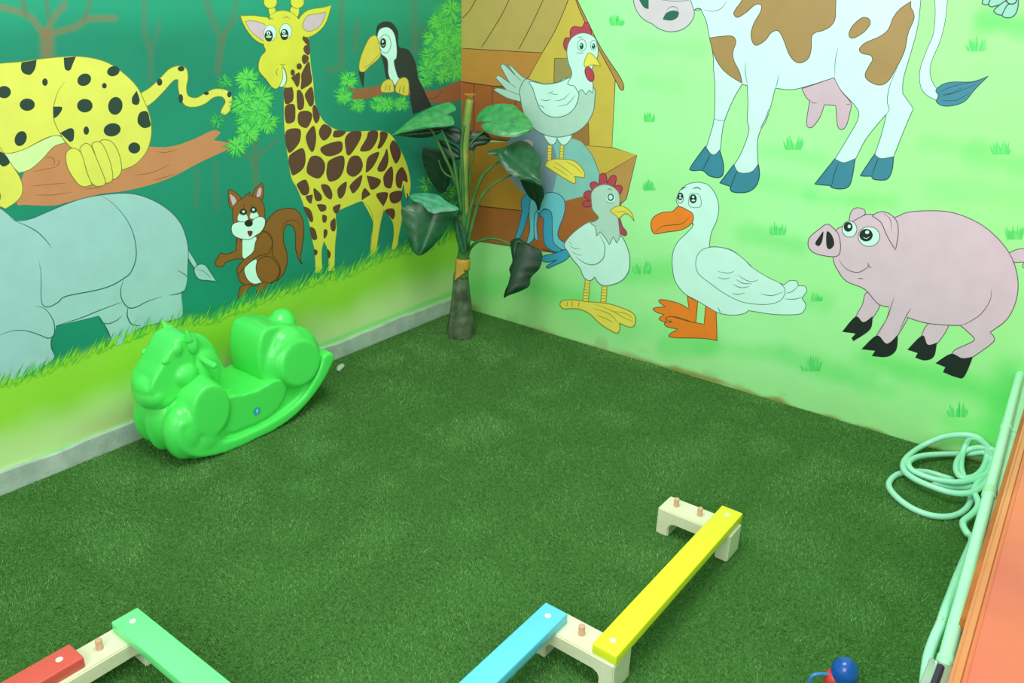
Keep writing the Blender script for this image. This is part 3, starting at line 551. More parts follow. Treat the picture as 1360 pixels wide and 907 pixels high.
q.f('cow', '225,190 228,150 245,118 280,92 330,83 380,97 415,140 433,200 425,270 395,340 386,408! 430,408 500,425 570,480 640,545 720,582 762,598! 790,577 825,580 832,603! 865,605 874,630 850,665! 870,700 850,740 790,748 700,745 582,727! 560,742 500,750 430,738 380,710 320,675 260,640 215,580 200,500 205,430 230,380 280,330 300,290', 'cod', .9)
q.f('cow', '386,410 340,430 318,480 330,540 390,590 460,640 540,680 620,695 700,693 750,670 766,625 740,590 680,560 600,510 560,470 500,427 440,410', 'ol', .9)
for t in ('430,530 480,540 512,528', '430,560 460,568 490,562', '530,548 565,572 600,582 632,573', '520,570 555,590 600,592', '505,595 545,612 588,606', '500,640 530,646 565,638', '640,642 700,652 757,632', '762,668 810,670 852,660', '770,640 800,632 832,604', '430,712 442,738'): q.l('cod', t, .9)
q.f('ora', '232,205 280,225 304,245 300,285 250,320 170,333 110,340 93,300 105,260 150,235 200,230', 'ord', 1.1).l('ord', '115,332 150,305 200,297 250,290 293,252', 1.1)
q.e('cow', 241, 162, 15, 26, 'cod', .9).e('blk', 240, 155, 14, 18).e('cow', 240, 148, 5, 5).e('cow', 241, 161, 7, 4).f('cow', '287,150 305,138 338,150 342,205 287,203', 'cod', .7).e('blk', 305, 166, 18, 23).e('cow', 305, 157, 6, 6).e('cow', 306, 174, 9, 5)
q.l('blk', '246,122 255,112 272,108', 1.2).l('blk', '303,116 325,109 346,120', 1.3).l('cod', '300,285 312,300', .8); q.done()
q = Mural('painted_pig', WR, 'pink painted pig with black hooves at the right end of the mural', 1).Z(1050, 250, 3.359)
q.f('pig', '968,292! 1010,273 1060,272 1095,300 1090,345 1060,360 1035,350 1040,330 1000,332!', 'pgd', 1)
for t in ('340,465 400,510 362,585 330,605 288,585 320,520', '620,600 705,605 652,695 610,705 583,668', '460,480 535,535 478,658 432,700 383,665 430,580'): q.f('pig', t, 'pgd', 1)
q.f('pig', '460,130 520,108 620,100 720,108 820,145 900,200 970,280 1005,360 1015,440 1000,520 960,590 890,642! 908,665 900,690 815,752! 760,760 718,742! 735,720 800,690 820,672 790,640 758,612! 690,610 600,600 515,572 480,540 440,530 390,515 330,450 250,415 210,365 190,310 195,200 240,165 270,150 320,120 380,118', 'pgd', 1.1)
q.f('pig', '450,510 525,545 478,658 432,697 385,662 432,580').l('pgd', '462,485 448,530 430,580 385,662', 1).l('pgd', '537,537 515,572 478,658', 1)
for t in ('290,572 325,597 366,570! 355,630 280,682! 272,668! 290,648! 230,640!', '385,656 430,693 479,652! 472,720 430,752 362,748! 377,725! 316,718!', '588,656 612,697 653,688! 640,750 600,768 556,755! 567,735! 521,720!', '715,738 765,757 813,755! 775,840 740,843 680,820! 690,798! 646,780!'): q.f('blk', t)
q.f('pig', '265,150 268,110 290,88 325,93 332,115 300,135', 'pgd', 1).f('pig', '366,122 400,105 440,113 475,150 480,210 468,275! 432,215 405,155 378,132', 'pgd', 1.1).l('pgd', '415,110 445,140 452,190', .8)
q.f('pig', '203,190 165,160 125,185 85,220 80,260 110,290 180,305 215,297 223,260 217,215', 'pgd', 1.1).f('blk', '147,193 130,213 110,245 125,258 140,240').f('blk', '162,193 185,210 195,250 175,272 160,255')
q.e('cow', 263, 182, 33, 36, 'pgd', .9).e('cow', 350, 215, 48, 44, 'pgd', .9).e('blk', 257, 172, 20, 22).e('blk', 337, 209, 30, 28).e('cow', 262, 170, 7, 8).e('cow', 342, 196, 9, 8).l('cow', '325,218 338,224 352,216', .8).l('pgd', '300,135 330,120 345,116', .8)
for t, w_ in (('215,318 250,360 300,375 340,355 352,338', 1), ('343,330 350,348 362,355', 1), ('300,402 325,403', 1), ('895,450 890,500 850,560 790,600 758,612', .9)): q.l('pgd', t, w_)
q.done()
q = Mural('painted_cow', WR, 'white painted cow with brown patches and blue hooves above the goose', 1)
q.Z(1080, 0, 4.318).f('cow', '600,-270! 660,-200 690,-60 700,60 690,190 650,290 613,400 615,490 650,545 712,577! 718,520! 690,480 670,420 680,350 730,230 760,100 768,-60 730,-230 640,-310!', 'cod', .9)
q.f('hof', '703,520 740,485 800,470 900,470 960,455 1003,437! 930,510 870,580 800,606 740,606 705,580 722,550', 'hfd', 1)
for t in ('725,530 800,495 960,462', '735,550 820,530 940,480', '735,575 820,575 900,530', '740,540 790,535 860,500'): q.l('hfd', t, .8)
q.Z(900, 130, 4.25)
for t, l_ in (('158,272! 180,305 235,285! 258,370 256,430 230,450 180,440 140,410 85,410 74,390', '187,318 165,360 140,410'), ('318,375! 385,420 457,375! 462,440 440,500 390,532 310,530 295,498! 238,480!', '335,415 312,470 295,522'), ('888,342! 940,355 1003,340! 985,450 965,500 920,514 870,506 865,495! 773,487!', '908,365 885,430 868,500'), ('1113,315! 1160,335 1219,335! 1210,410 1180,460 1110,460 1095,442! 1040,440 1040,425', '1135,335 1115,385 1097,440')): q.f('hof', t, 'hfd', 1.2).l('hfd', l_, 1.1)
q.Z(0, 0, 1)
q.f('cow', '862,-18! 852,-52 866,-84 905,-92 950,-84 1010,-88 1080,-84 1150,-86 1200,-72 1222,-40! 1223,-15 1223,0! 1219,35 1210,69.5 1200,104 1199,124! 1213,144! 1199,177 1187,208! 1170,210.5 1162,205! 1170.6,179 1177.6,151! 1163,168 1149,186.5 1137,210! 1121,216 1109,211! 1126,183 1140,157 1137,142 1117,120 1108,103! 1075,113.5 1051.6,119 1029.6,117! 1024,140 1017.6,160 1010.6,172 1006,189 1007,218! 1000,227 990,230 980,228 975,219! 983,206 991,187 995,171 992.5,160 993.5,139 992.5,113.5! 985.6,112! 974,132 962.4,160 959,178 957,198! 950,205 944,204 938,196! 943,180 948.5,157.5 949.7,116 948,93 947,72 941.6,46 938,28 931,12.7! 922,13 905,6 890,-8', 'cod', 1)
q.Z(1080, 0, 4.318).f('pnk', '-65,508! 0,487 120,445! 160,520 216,590 210,650 190,720 165,742 140,720 130,605! 65,600! 40,670 0,725 -25,730 -38,700 -20,580! -45,550', 'pgd', 1).l('pgd', '-20,575 0,590 25,590', .8).l('pgd', '190,600 212,597', .8)
q.Z(820, 0, 4.318)
q.f('pat', '528,217! 600,208 660,208 680,240 663,300 670,350 700,410 717,478! 640,430 590,380 553,310', 'ptd', 1)
q.f('pat', '740,-230 720,-120 722,-60 715,0 680,50 668,80 690,100 740,70 790,28 825,30 820,70 785,130 767,190 775,240 800,260 850,230 880,190 920,176 950,220 980,300 1010,345 1050,361 1095,335 1112,280 1115,210 1140,185 1180,175 1223,150 1248,110 1252,50 1253,-60 1240,-180 1150,-300 950,-320 820,-290', 'ptd', 1.1)
q.f('mz', '130,-130 96,-60 92,0 110,60 150,110 198,136! 240,165 300,182 370,170 420,130 442,80 430,30 420,0 400,-70 330,-130 230,-150', 'cod', 1)
q.f('cn', '260,112! 280,75 320,60 352,70 345,100 310,118').f('cn', '115,-20! 150,40 180,52! 180,-20!').l('cod', '280,60 310,38 340,45 352,68', .9).l('cod', '235,-5 300,5 380,5 430,-5', .8)
for t, w_ in (('490,55 550,65 600,45 630,0', .9), ('442,55 465,48 485,55', 1.6), ('735,355 735,420 747,490', .9), ('925,430 918,470 908,505', .9), ('555,680 585,690 615,690', .8), ('820,735 850,680 870,620', 1.2)): q.l('cod', t, w_)
q.Z(1080, 0, 4.318).f('pat', '205,200 225,150 280,102 320,108 326,140 290,185 230,219', 'ptd', 1.1)
q.f('pat', '562,8! 560,40 575,70 578,110 545,190 525,290 480,385 430,465 380,488 320,465 298,430 320,380 342,345! 330,318 280,305 266,280 300,245 380,210 430,170 460,100 500,50', 'ptd', 1.1)
for t, w_ in (('143,275 127,350 125,445', .9), ('485,385 440,490 425,580 437,625 418,660', 1)): q.l('cod', t, w_)
q.done()
q = Mural('painted_animal_paw', WR, 'pale blue painted paw at the top right of the mural', 1).Z(1280, 0, 15.11)
for t in ('370,50 420,-90! 560,-90! 530,50 450,98 385,80', '500,80 560,-90! 850,-90! 830,30 700,100 570,135 520,120', '605,210 720,100 850,20 905,80 790,285 700,295 640,265', '775,290 880,100 1000,60 1085,-90! 1097,60 1060,240 980,335 880,357 800,340'): q.f('cl', t, 'eld', 1.6)
q.e('cl', 960, 10, 100, 72, 'blk', 1.6); q.done()
q = Mural('painted_grass_tufts', WR, 'small soft green painted grass tufts scattered over the pale field', 0)
for x, y, s_ in ((1297, 66, 1), (1329, 203, 1), (1053, 197, 1), (1272, 552, 1), (1078, 491, 1.05), (1347, 316, 1), (1032, 310, .85), (853, 362, .95), (862, 251, .7), (818, 32, .8), (862, 160, .7), (1084, 398, .6)):
    for i in range(26):
        a = random.uniform(-1, 1); L = s_*random.uniform(8, 25)*(1-.35*abs(a))
        q.blade(x+a*10*s_, y+2, a*5*s_, -L, random.uniform(2, 3.8), random.choice(['g1', 'g2', 'g1']), 1+random.random()*1.2)
q.done()

# ------------------------------------------------------------------ mint low wall, pipe, wooden panel
mint = mat('mint_paint', (176, 246, 200), .3, noise=.05, nscale=6, bump=.1, bscale=90, spec=.5)
A = on(1342, 554, 2, .40); B = on(1262, 866, 2, .40); dr = (B-A)/(B.y-A.y)
def pipe_pt(y, dx=0, z=.40): p = A+dr*(y-A.y); return Vector((p.x+dx, y, z))
bm = bmesh.new()
vs = []
for z in (0, .395):
    for y in (0.0, -3.2):
        p = pipe_pt(y); vs.append(bm.verts.new((p.x+.002, y, z))); vs.append(bm.verts.new((p.x+.34, y, z)))
a = vs
for f_ in ((0, 1, 3, 2), (4, 6, 7, 5), (0, 4, 5, 1), (2, 3, 7, 6), (0, 2, 6, 4), (1, 5, 7, 3)): bm.faces.new([a[i] for i in f_])
bmesh.ops.bevel(bm, geom=[e for e in bm.edges], offset=.006, segments=2, affect='EDGES')
o = bmobj('wall_right', bm, mint); tag(o, 'low mint green wall closing the room on the right', kind='structure')
t = empty('pipe', pipe_pt(-1.0)); tag(t, 'mint painted pipe running along the top of the low right wall', 'pipe')
def local(o, t): o.parent = t; o.matrix_parent_inverse = Matrix.Translation(-Vector(t.location)); return o
R_ = .0155
bm = bmesh.new(); bm_cyl(bm, pipe_pt(-.004, -.004), pipe_pt(-3.1, -.004), R_, n=28); local(bmobj('tube', bm, mat('mint_pipe', (178, 250, 208), .25, noise=.03, nscale=5, spec=.6), angle=40), t)
yc = on(1316, 655, 2, .4).y
bm = bmesh.new(); bm_cyl(bm, pipe_pt(yc+.02, -.004), pipe_pt(yc-.02, -.004), R_+.003, n=28); local(bmobj('coupling', bm, mat('mint_coupling', (160, 226, 176), .35), angle=40), t)
for yy in (-.5, -1.75, -2.5):
    bm = bmesh.new(); bm_cyl(bm, pipe_pt(yy, -.004), pipe_pt(yy-.018, -.004), R_+.0022, n=28); bm_box(bm, pipe_pt(yy).x, pipe_pt(yy).x+.035, yy-.018, yy, .396, .401); local(bmobj('clamp', bm, mint, angle=40), t)
# wooden panel lying on the low wall
zt = .47
E1 = on(1357, 571, 2, zt); E2 = on(1285, 805, 2, zt); E3 = on(1262, 897, 2, zt)
de = (E3-E1)/(E3.y-E1.y)
def ed(y, dx=0, z=zt): p = E1+de*(y-E1.y); return Vector((p.x+dx, y, z))
def slab(name, dx0, dx1, y0, y1, z0, z1, bev, m_, par):
    bm = bmesh.new(); v = []
    for z in (z0, z1):
        for y in (y0, y1): v.append(bm.verts.new(ed(y, dx0, z))); v.append(bm.verts.new(ed(y, dx1, z)))
    for f_ in ((0, 1, 3, 2), (4, 6, 7, 5), (0, 4, 5, 1), (2, 3, 7, 6), (0, 2, 6, 4), (1, 5, 7, 3)): bm.faces.new([v[i] for i in f_])
    bmesh.ops.recalc_face_normals(bm, faces=bm.faces)
    bmesh.ops.bevel(bm, geom=list(bm.edges), offset=bev, segments=3, affect='EDGES')
    return local(bmobj(name, bm, m_, angle=40), par)
red = mat('varnished_red_wood', (236, 124, 92), .3, c2=(212, 100, 88), nscale=2.2, bump=.05, bscale=30, spec=.5, coat=.3)
orw = mat('orange_wood_edge', (228, 150, 96), .35, c2=(214, 132, 84), nscale=5, spec=.5, coat=.2)
t = empty('wooden_panel', (E1.x+.25, -1.5, .395)); tag(t, 'red brown varnished wooden panel with an orange edge on the low mint wall', 'panel')
slab('panel', .026, .5, -.01, -3.0, .41, zt+.002, .004, red, t)
slab('edge_strip', .0, .026, -.01, -3.0, .408, zt, .008, orw, t)['label'] = 'orange wooden edge strip'
slab('lower_strip', -.011, .3, -.01, E2.y, .396, .44, .004, mat('orange_wood_dark', (196, 120, 56), .4, c2=(170, 96, 44), nscale=6), t)['label'] = 'darker orange strip under the edge'
# latch
L0 = on(1246, 893, 2, .40); t = empty('door_latch', (L0.x+.01, L0.y, .396)); tag(t, 'small silver metal latch on the low mint wall at the bottom edge', 'latch')
sil = mat('latch_steel', (206, 206, 214), .3, metal=.8)
bm = bmesh.new(); bm_box(bm, L0.x-.022, L0.x+.028, L0.y-.10, L0.y+.012, .412, .419, .0025); bm_box(bm, L0.x+.010, L0.x+.026, L0.y-.09, L0.y+.0, .394, .414, .001); local(bmobj('plate', bm, sil, angle=40), t)
bm = bmesh.new(); bm_cyl(bm, (L0.x+.002, L0.y-.09, .425), (L0.x+.002, L0.y-.012, .425), .0075); local(bmobj('bolt', bm, mat('latch_dark', (70, 62, 96), .4, metal=.6), angle=40), t)
bm = bmesh.new(); bm_ell(bm, (L0.x-.008, L0.y+.004, .4195), (.005, .005, .003)); local(bmobj('screw_head', bm, sil, smooth=True), t)

# ------------------------------------------------------------------ hose
def hose_pt(x, y, lift):
    p = floor_at(x, y, .012+lift)
    if p.y > -.03: p = on(x, y, 1, -.03)
    return p
HZ = lambda s: [(1160+float(a.split(',')[0])/5.333, 560+float(a.split(',')[1])/5.333) for a in s.split()]
seg1 = HZ('885,235 840,195 760,182 690,192 630,225 590,290 588,350 625,395 700,392 765,345 800,265 800,185 760,125 690,97 600,93 480,112 350,170 250,240 210,300 225,355 300,410 420,462 540,500 650,508 740,480 810,410 845,330 825,250 780,216 700,226 600,229 450,232 330,245 262,275 250,310 290,355 400,398 500,420 600,428 700,410 790,375 850,330 870,380 800,420 700,455 600,468 500,455 430,430')
seg2 = HZ('560,412 480,385 380,357 260,355 170,375 120,415 112,465 165,535 270,612 400,662 520,673 610,650 670,600 692,530 680,460 640,390 622,320 628,240 652,170 690,115 750,125 820,190 835,280 800,360 740,430 712,490 740,560 735,610 690,660 640,700 635,735 660,785')
pts = [];
for i, (x, y) in enumerate(seg1): pts.append(hose_pt(x, y, .010+.028*abs(math.sin(i*.21))))
pts.append(hose_pt(1160+500/5.333, 560+418/5.333, .006))
for i, (x, y) in enumerate(seg2): pts.append(hose_pt(x, y, .0 if i < 15 else .03))
# end of the hose climbs onto the pipe and follows it
for i, (x, y, z) in enumerate(((1287, 716, .05), (1279, 738, .16), (1268, 765, .28), (1259, 790, .34), (1251, 812, .375), (1245, 830, .38), (1237, 848, .38), (1229, 872, .38), (1225, 900, .38), (1222, 935, .38))):
    pts.append(on(x+4, y, 2, z-.004))
hose = tube('garden_hose', catmull(pts, sub=6), .0112, mat('hose_mint', (170, 238, 206), .35, noise=.04, nscale=5, spec=.5)); 
bmh = None
tag(hose, 'pale mint hose coiled on the turf in the right corner', 'hose')
kp = on(1249, 822, 2, .385); bm = bmesh.new(); bm_ell(bm, kp, (.0075, .0075, .0075)); bm_cyl(bm, kp, kp+Vector((.012, 0, 0)), .004)
o = bmobj('cable_tie', bm, mat('tie_pale', (170, 220, 170), .5), hose, smooth=True)

# ------------------------------------------------------------------ balance beams
wood = mat('pale_wood', (232, 238, 204), .5, c2=(218, 218, 180), nscale=9, bump=.15, bscale=80, spec=.4)
pegm = mat('peg_wood', (222, 178, 146), .55, c2=(206, 160, 128), nscale=20)
capm = mat('dowel_cap', (222, 238, 214), .5)
def support(loc, rz, label, pegs=(-.085, 0, .085)):
    t = empty('beam_support_block', loc, rz); tag(t, label, 'wooden block', 'pale wooden support blocks of the balance beams')
    L, D, Hh, lg, th = .128, .045, .10, .044, .045
    pr = [(-L, 0), (-L, Hh), (L, Hh), (L, 0), (L-lg, 0), (L-lg, Hh-th-.018), (L-lg-.006, Hh-th-.006), (L-lg-.018, Hh-th), (-L+lg+.018, Hh-th), (-L+lg+.006, Hh-th-.006), (-L+lg, Hh-th-.018), (-L+lg, 0)]
    bm = bmesh.new(); bm_prism(bm, pr, 'y', -D, D); bmesh.ops.recalc_face_normals(bm, faces=bm.faces)
    bmesh.ops.bevel(bm, geom=[e for e in bm.edges if e.calc_face_angle(0) > .9], offset=.0035, segments=2, affect='EDGES')
    bmobj('block', bm, wood, t, angle=40)
    for x in pegs:
        bm = bmesh.new(); bm_cyl(bm, (x, 0, Hh-.002), (x, 0, Hh+.030), .0088, n=18)
        bmesh.ops.bevel(bm, geom=[e for e in bm.edges if abs(e.verts[0].co.z-e.verts[1].co.z) < 1e-5 and e.verts[0].co.z > Hh+.02], offset=.0015, segments=1, affect='EDGES')
        bmobj('peg', bm, pegm, t, angle=40)
    return t
def beam(loc, rz, col, colname, label, L=.80):
    t = empty('balance_beam', loc, rz); tag(t, label, 'balance beam', 'painted balance beams')
    bm = bmesh.new(); bm_box(bm, 0, L, -.0365, .0365, 0, .032, .004, 3)
    bmobj('plank', bm, mat('beam_'+colname, col, .35, noise=.04, nscale=6, spec=.45), t, angle=40)
    for x in (.042, L-.042):
        bm = bmesh.new(); bm_cyl(bm, (x, 0, .028), (x, 0, .0335), .0085, n=20); o = bmobj('dowel_end', bm, capm, t, angle=40); o['label'] = 'pale round dowel end set into the plank'
    return t
support((2.045, -1.183, 0), 0, 'pale wooden block holding up the far end of the yellow beam', (-.085, 0))
support((2.038, -1.885, 0), 0, 'pale wooden block joining the near end of the yellow beam to the blue beam', (0,))
support((1.105, -2.70, 0), PI/2, 'pale wooden block joining the red beam to the green beam', (0,))
support((1.93, -2.62, 0), 0, 'pale wooden block under the near end of the blue beam', ())
support((1.10, -3.49, 0), 0, 'pale wooden block under the near end of the red beam', ())
beam((2.131, -1.925, .10), PI/2, (236, 246, 44), 'yellow', 'yellow balance beam resting on two pale wooden blocks')
beam((1.948, -1.872, .10), -PI/2, (104, 212, 246), 'blue', 'light blue balance beam running to the bottom edge')
beam((1.072, -2.612, .10), 0, (120, 246, 150), 'green', 'light green balance beam slanting right from the wooden block')
beam((1.101, -2.752, .10), -PI/2, (222, 92, 80), 'red', 'red balance beam at the bottom left corner')

# ------------------------------------------------------------------ rocking horse
hg = mat('green_plastic', (78, 228, 94), .27, spec=.5, sss=.0)
def remeshed(name, bm, parent, vox=.006, it=8):
    bmesh.ops.recalc_face_normals(bm, faces=bm.faces)
    me = bpy.data.meshes.new(name); bm.to_mesh(me); bm.free()
    o = bpy.data.objects.new(name, me); COL.objects.link(o)
    r = o.modifiers.new('r', 'REMESH'); r.mode = 'VOXEL'; r.voxel_size = vox
    s = o.modifiers.new('s', 'SMOOTH'); s.factor = .5; s.iterations = it
    dg = bpy.context.evaluated_depsgraph_get(); nm = bpy.data.meshes.new_from_object(o.evaluated_get(dg))
    bpy.data.objects.remove(o); nm.name = name
    nm.polygons.foreach_set('use_smooth', [True]*len(nm.polygons)); nm.materials.clear()
    return link(name, nm, hg, parent)
def yz(s): return [tuple(float(v) for v in a.split(',')) for a in s.split()]
HX, HY = .22, -1.66      # centre of the horse; local x across, local y along (nose towards -y)
ho = empty('rocking_horse', (HX, HY, 0)); tag(ho, 'bright green plastic rocking horse beside the jungle wall', 'rocking horse')
ho.rotation_euler = (0, 0, 0)
def sm(pts, sub=4): return [(p.x, p.y) for p in catmull([(a, b, 0) for a, b in pts], True, sub)]
bm = bmesh.new()
# rocker: full width bow
outer = [(-.345, .20), (-.36, .14), (-.345, .085), (-.29, .034), (-.18, .004), (-.05, 0), (.07, .006), (.17, .030), (.26, .078), (.33, .135), (.385, .20), (.392, .228), (.372, .25)]
inner = [(.335, .245), (.30, .18), (.22, .10), (.12, .062), (0, .046), (-.12, .046), (-.22, .07), (-.29, .13), (-.31, .20)]
bm_prism(bm, [(p.x, p.y) for p in catmull([(a, b, 0) for a, b in outer], sub=4)]+[(p.x, p.y) for p in catmull([(a, b, 0) for a, b in inner], sub=4)], 'x', -.155, .155)
bm_prism(bm, sm(yz('-.30,.04 -.10,.03 .10,.04 .24,.09 .30,.17 .22,.22 .08,.196 -.02,.196 -.12,.20 -.26,.20 -.33,.14')), 'x', -.125, .125)
# saddle
bm_prism(bm, sm(yz('-.16,.08 -.04,.06 .06,.07 .12,.11 .15,.18 .10,.212 .02,.204 -.05,.206 -.12,.22 -.17,.18')), 'x', -.138, .138)
# chest and front legs
bm_ell(bm, (0, -.27, .16), (.09, .12, .145)); bm_ell(bm, (0, -.335, .15), (.03, .06, .115))
for s_ in (-1, 1):
    bm_ell(bm, (s_*.100, -.305, .135), (.062, .078, .112))
    bm_ell(bm, (s_*.105, -.24, .085), (.055, .10, .082))
    # shoulder disc
    for v in bm_cyl(bm, (s_*.06, 0, .205), (s_*.160, 0, .205), .124, .104, 44): v.co.y = v.co.y*.76-.212
base = remeshed('rocker_body', bm, ho, .006, 10)
# head and neck
bm = bmesh.new()
bm_prism(bm, sm(yz('-.05,.14 -.055,.22 -.075,.30 -.11,.38 -.155,.45 -.21,.487 -.26,.487 -.295,.455 -.335,.405 -.37,.36 -.36,.29 -.30,.265 -.26,.24 -.22,.14')), 'x', -.060, .060)
bm_ell(bm, (0, -.16, .30), (.084, .09, .16))
bm_prism(bm, sm(yz('-.23,.30 -.20,.42 -.235,.482 -.27,.47 -.335,.40 -.385,.335 -.36,.26 -.28,.26')), 'x', -.072, .072)
bm_ell(bm, (0, -.362, .285), (.080, .050, .060)); bm_ell(bm, (0, -.335, .262), (.076, .06, .046)); bm_ell(bm, (0, -.37, .315), (.072, .04, .045))
for s_ in (-1, 1):
    bm_ell(bm, (s_*.062, -.245, .335), (.034, .050, .046))          # cheek
    bm_ell(bm, (s_*.062, -.265, .448), (.022, .022, .030))         # brow
head = remeshed('head', bm, ho, .005, 9)
for s_ in (-1, 1):
    bm = bmesh.new()
    bm_ell(bm, (s_*.070, -.205, .452), (.016, .022, .040), Matrix.Rotation(-s_*.15, 3, 'Y')); bm_cyl(bm, (s_*.07, -.215, .47), (s_*.078, -.225, .512), .018, .004, 14); remeshed('ear', bm, ho, .004, 5)
    bm = bmesh.new(); bm_cyl(bm, (s_*.03, -.185, .395), (s_*.120, -.160, .362), .0125, n=16); bm_ell(bm, (s_*.122, -.160, .362), (.0135, .0135, .0135)); remeshed('handle', bm, ho, .004, 3)
    bm = bmesh.new(); bm_ell(bm, (s_*.068, -.315, .415), (.008, .016, .014)); remeshed('eye', bm, ho, .004, 2)
# backrest with hip lobes
bm = bmesh.new()
bm_prism(bm, sm(yz('.09,.17 .055,.25 .055,.33 .075,.40 .11,.425 .18,.415 .25,.385 .30,.32 .32,.24 .28,.16 .18,.14')), 'x', -.10, .10)
for s_ in (-1, 1):
    bm_cyl(bm, (s_*.05, .215, .245), (s_*.156, .215, .25), .140, .098, 44)
    bm_ell(bm, (s_*.09, .215, .25), (.066, .14, .145))
    bm_ell(bm, (s_*.100, .20, .30), (.055, .095, .10))
bm_ell(bm, (0, .25, .375), (.055, .06, .068))
remeshed('backrest', bm, ho, .006, 10)
# sticker on the near flank
sx = .1375; c = on(341, 546, 0, HX+sx); c = (c.x-HX, c.y-HY, c.z)
bm = bmesh.new(); bm_cyl(bm, (c[0]-.004, c[1], c[2]), (c[0]+.0012, c[1], c[2]), .0175, n=28)
st = bmobj('sticker', bm, mat('sticker_blue', (40, 170, 190), .4), ho); st['label'] = 'round turquoise sticker with a white mark'
bm = bmesh.new(); bm_prism(bm, [(c[1]-.002, c[2]-.010), (c[1]+.005, c[2]-.003), (c[1]+.002, c[2]), (c[1]+.006, c[2]+.009), (c[1]-.004, c[2]+.003), (c[1]-.001, c[2])], 'x', c[0], c[0]+.002)
bmobj('emblem', bm, mat('sticker_white', (214, 246, 240), .4), st)
# loose chip of plaster behind the horse
p = floor_at(452, 490); bm = bmesh.new(); bmesh.ops.create_icosphere(bm, subdivisions=2, radius=1, matrix=Matrix.Translation((p.x, p.y, .008)) @ Matrix.Rotation(.6, 4, 'Z') @ Matrix.Diagonal((.016, .04, .009, 1)))
for v in bm.verts: v.co += Vector((random.uniform(-1, 1), random.uniform(-1, 1), random.uniform(-.6, .6)))*.003
tag(bmobj('plaster_chip', bm, mat('plaster', (178, 196, 180), .9)), 'small grey chip of plaster on the turf behind the rocking horse', 'plaster chip')

# ------------------------------------------------------------------ artificial plant
PC = Vector((.272, -.328, 0)); pn = Vector((-.6, .8, 0))
def pp(x, y, d=0):
    """point on the upright plane through the stem, moved d metres towards the room"""
    r = ray(x, y); c = PC-pn*d; t_ = (c-CAM).dot(pn)/r.dot(pn); return CAM+r*t_
pl = empty('artificial_plant', PC); tag(pl, 'artificial plant with large green leaves on a grey trunk in the corner', 'plant')
bark = mat('grey_bark', (108, 128, 96), .85, c2=(56, 72, 50), nscale=16, bump=.9, bscale=45, spec=.2)
prof = [(446, 17.5), (443, 17.8), (430, 16.5), (415, 14.5), (400, 12.8), (385, 11), (372, 9.8), (362, 9.0)]
V, Fc = [], []; n = 28
for i, (yy, rp) in enumerate(prof):
    c0 = pp(611.5+(446-yy)*.01, yy); rr = (pp(611+rp, yy)-pp(611, yy)).length
    for k in range(n):
        a = 2*PI*k/n; q_ = rr*(1+.07*math.cos(7*a+i*.4)+.03*math.sin(13*a))
        V.append((c0.x+math.cos(a)*q_, c0.y+math.sin(a)*q_, max(0, c0.z) if i else 0))
for i in range(len(prof)-1):
    for k in range(n): Fc.append((i*n+k, i*n+(k+1) % n, (i+1)*n+(k+1) % n, (i+1)*n+k))
Fc.append(tuple(range(n))[::-1]); Fc.append(tuple((len(prof)-1)*n+k for k in range(n)))
local(pymesh('trunk', V, Fc, bark, smooth=True), pl)
stemm = mat('stem_green', (70, 128, 58), .45, c2=(46, 100, 46), nscale=14, spec=.4); stemy = mat('stem_yellow', (150, 160, 66), .5, c2=(96, 138, 56), nscale=14)
band = mat('yellow_sheath', (206, 160, 40), .6, c2=(176, 140, 44), nscale=20)
def stem(pts, r, m_=stemm, taper=.55, n=8):
    return local(tube('stem', catmull([pp(*q_) for q_ in pts], sub=6), r, m_, n=n, taper=taper), pl)
def sheath(pts, r, m_, taper, name):
    return local(tube(name, catmull([pp(*q_) for q_ in pts], sub=4), r, m_, n=14, taper=taper), pl)
sheath([(613, 368), (614, 350), (616, 335), (618, 310), (618, 280)], .037, stemm, .62, 'sheath')
sheath([(614, 357), (615, 343)], .040, band, .95, 'sheath_scar')['label'] = 'torn yellow sheath above the trunk'
bm = bmesh.new(); cpt = [pp(604, 372, .045), pp(617, 362, .045), pp(612, 345, .04), pp(607, 345, .038)]
vv = [bm.verts.new(c_) for c_ in cpt]; v2 = [bm.verts.new(c_+pn*.004) for c_ in cpt]; bm.faces.new(vv); bm.faces.new(v2[::-1])
for i in range(4): bm.faces.new((vv[i], v2[i], v2[(i+1) % 4], vv[(i+1) % 4]))
local(bmobj('torn_strip', bm, band), pl)
sheath([(618, 300), (616, 250), (617, 200), (620, 160), (624, 132)], .024, stemy, .75, 'cut_stalk')
bm = bmesh.new(); tp = pp(624, 130)
for k in range(7):
    a = 2*PI*k/7; e_ = tp+Vector((math.cos(a)*.026, math.sin(a)*.026, .018)); bm_cyl(bm, tp, e_, .009, .003, 8)
local(bmobj('cut_tip', bm, mat('tip_brown', (168, 84, 40), .7, c2=(186, 150, 60), nscale=40)), pl)
ZP = lambda s, d: [(520+float(a.split(',')[0])/4.319, 120+float(a.split(',')[1])/4.319, d) for a in s.split()]
stem(ZP('405,760 395,640 350,480 300,370 235,235 200,215', .0), .010); stem(ZP('400,700 375,520 350,380 285,225', .03), .009)
stem(ZP('425,860 445,720 480,590 530,480 615,412 660,395', .03), .010); stem(ZP('440,880 470,740 510,620 590,535 690,485', .06), .009)
stem(ZP('430,760 440,600 450,470 475,335 500,300', -.02), .008); stem(ZP('400,720 392,600 370,520 300,470 270,400', -.05), .008)
stem(ZP('410,600 425,430 440,330 520,240 640,180', -.01), .008)
stem([(620, 345, .0), (624, 331, .02), (634, 321, .05), (652, 317, .08), (668, 320, .1), (682, 328, .11)], .0095)
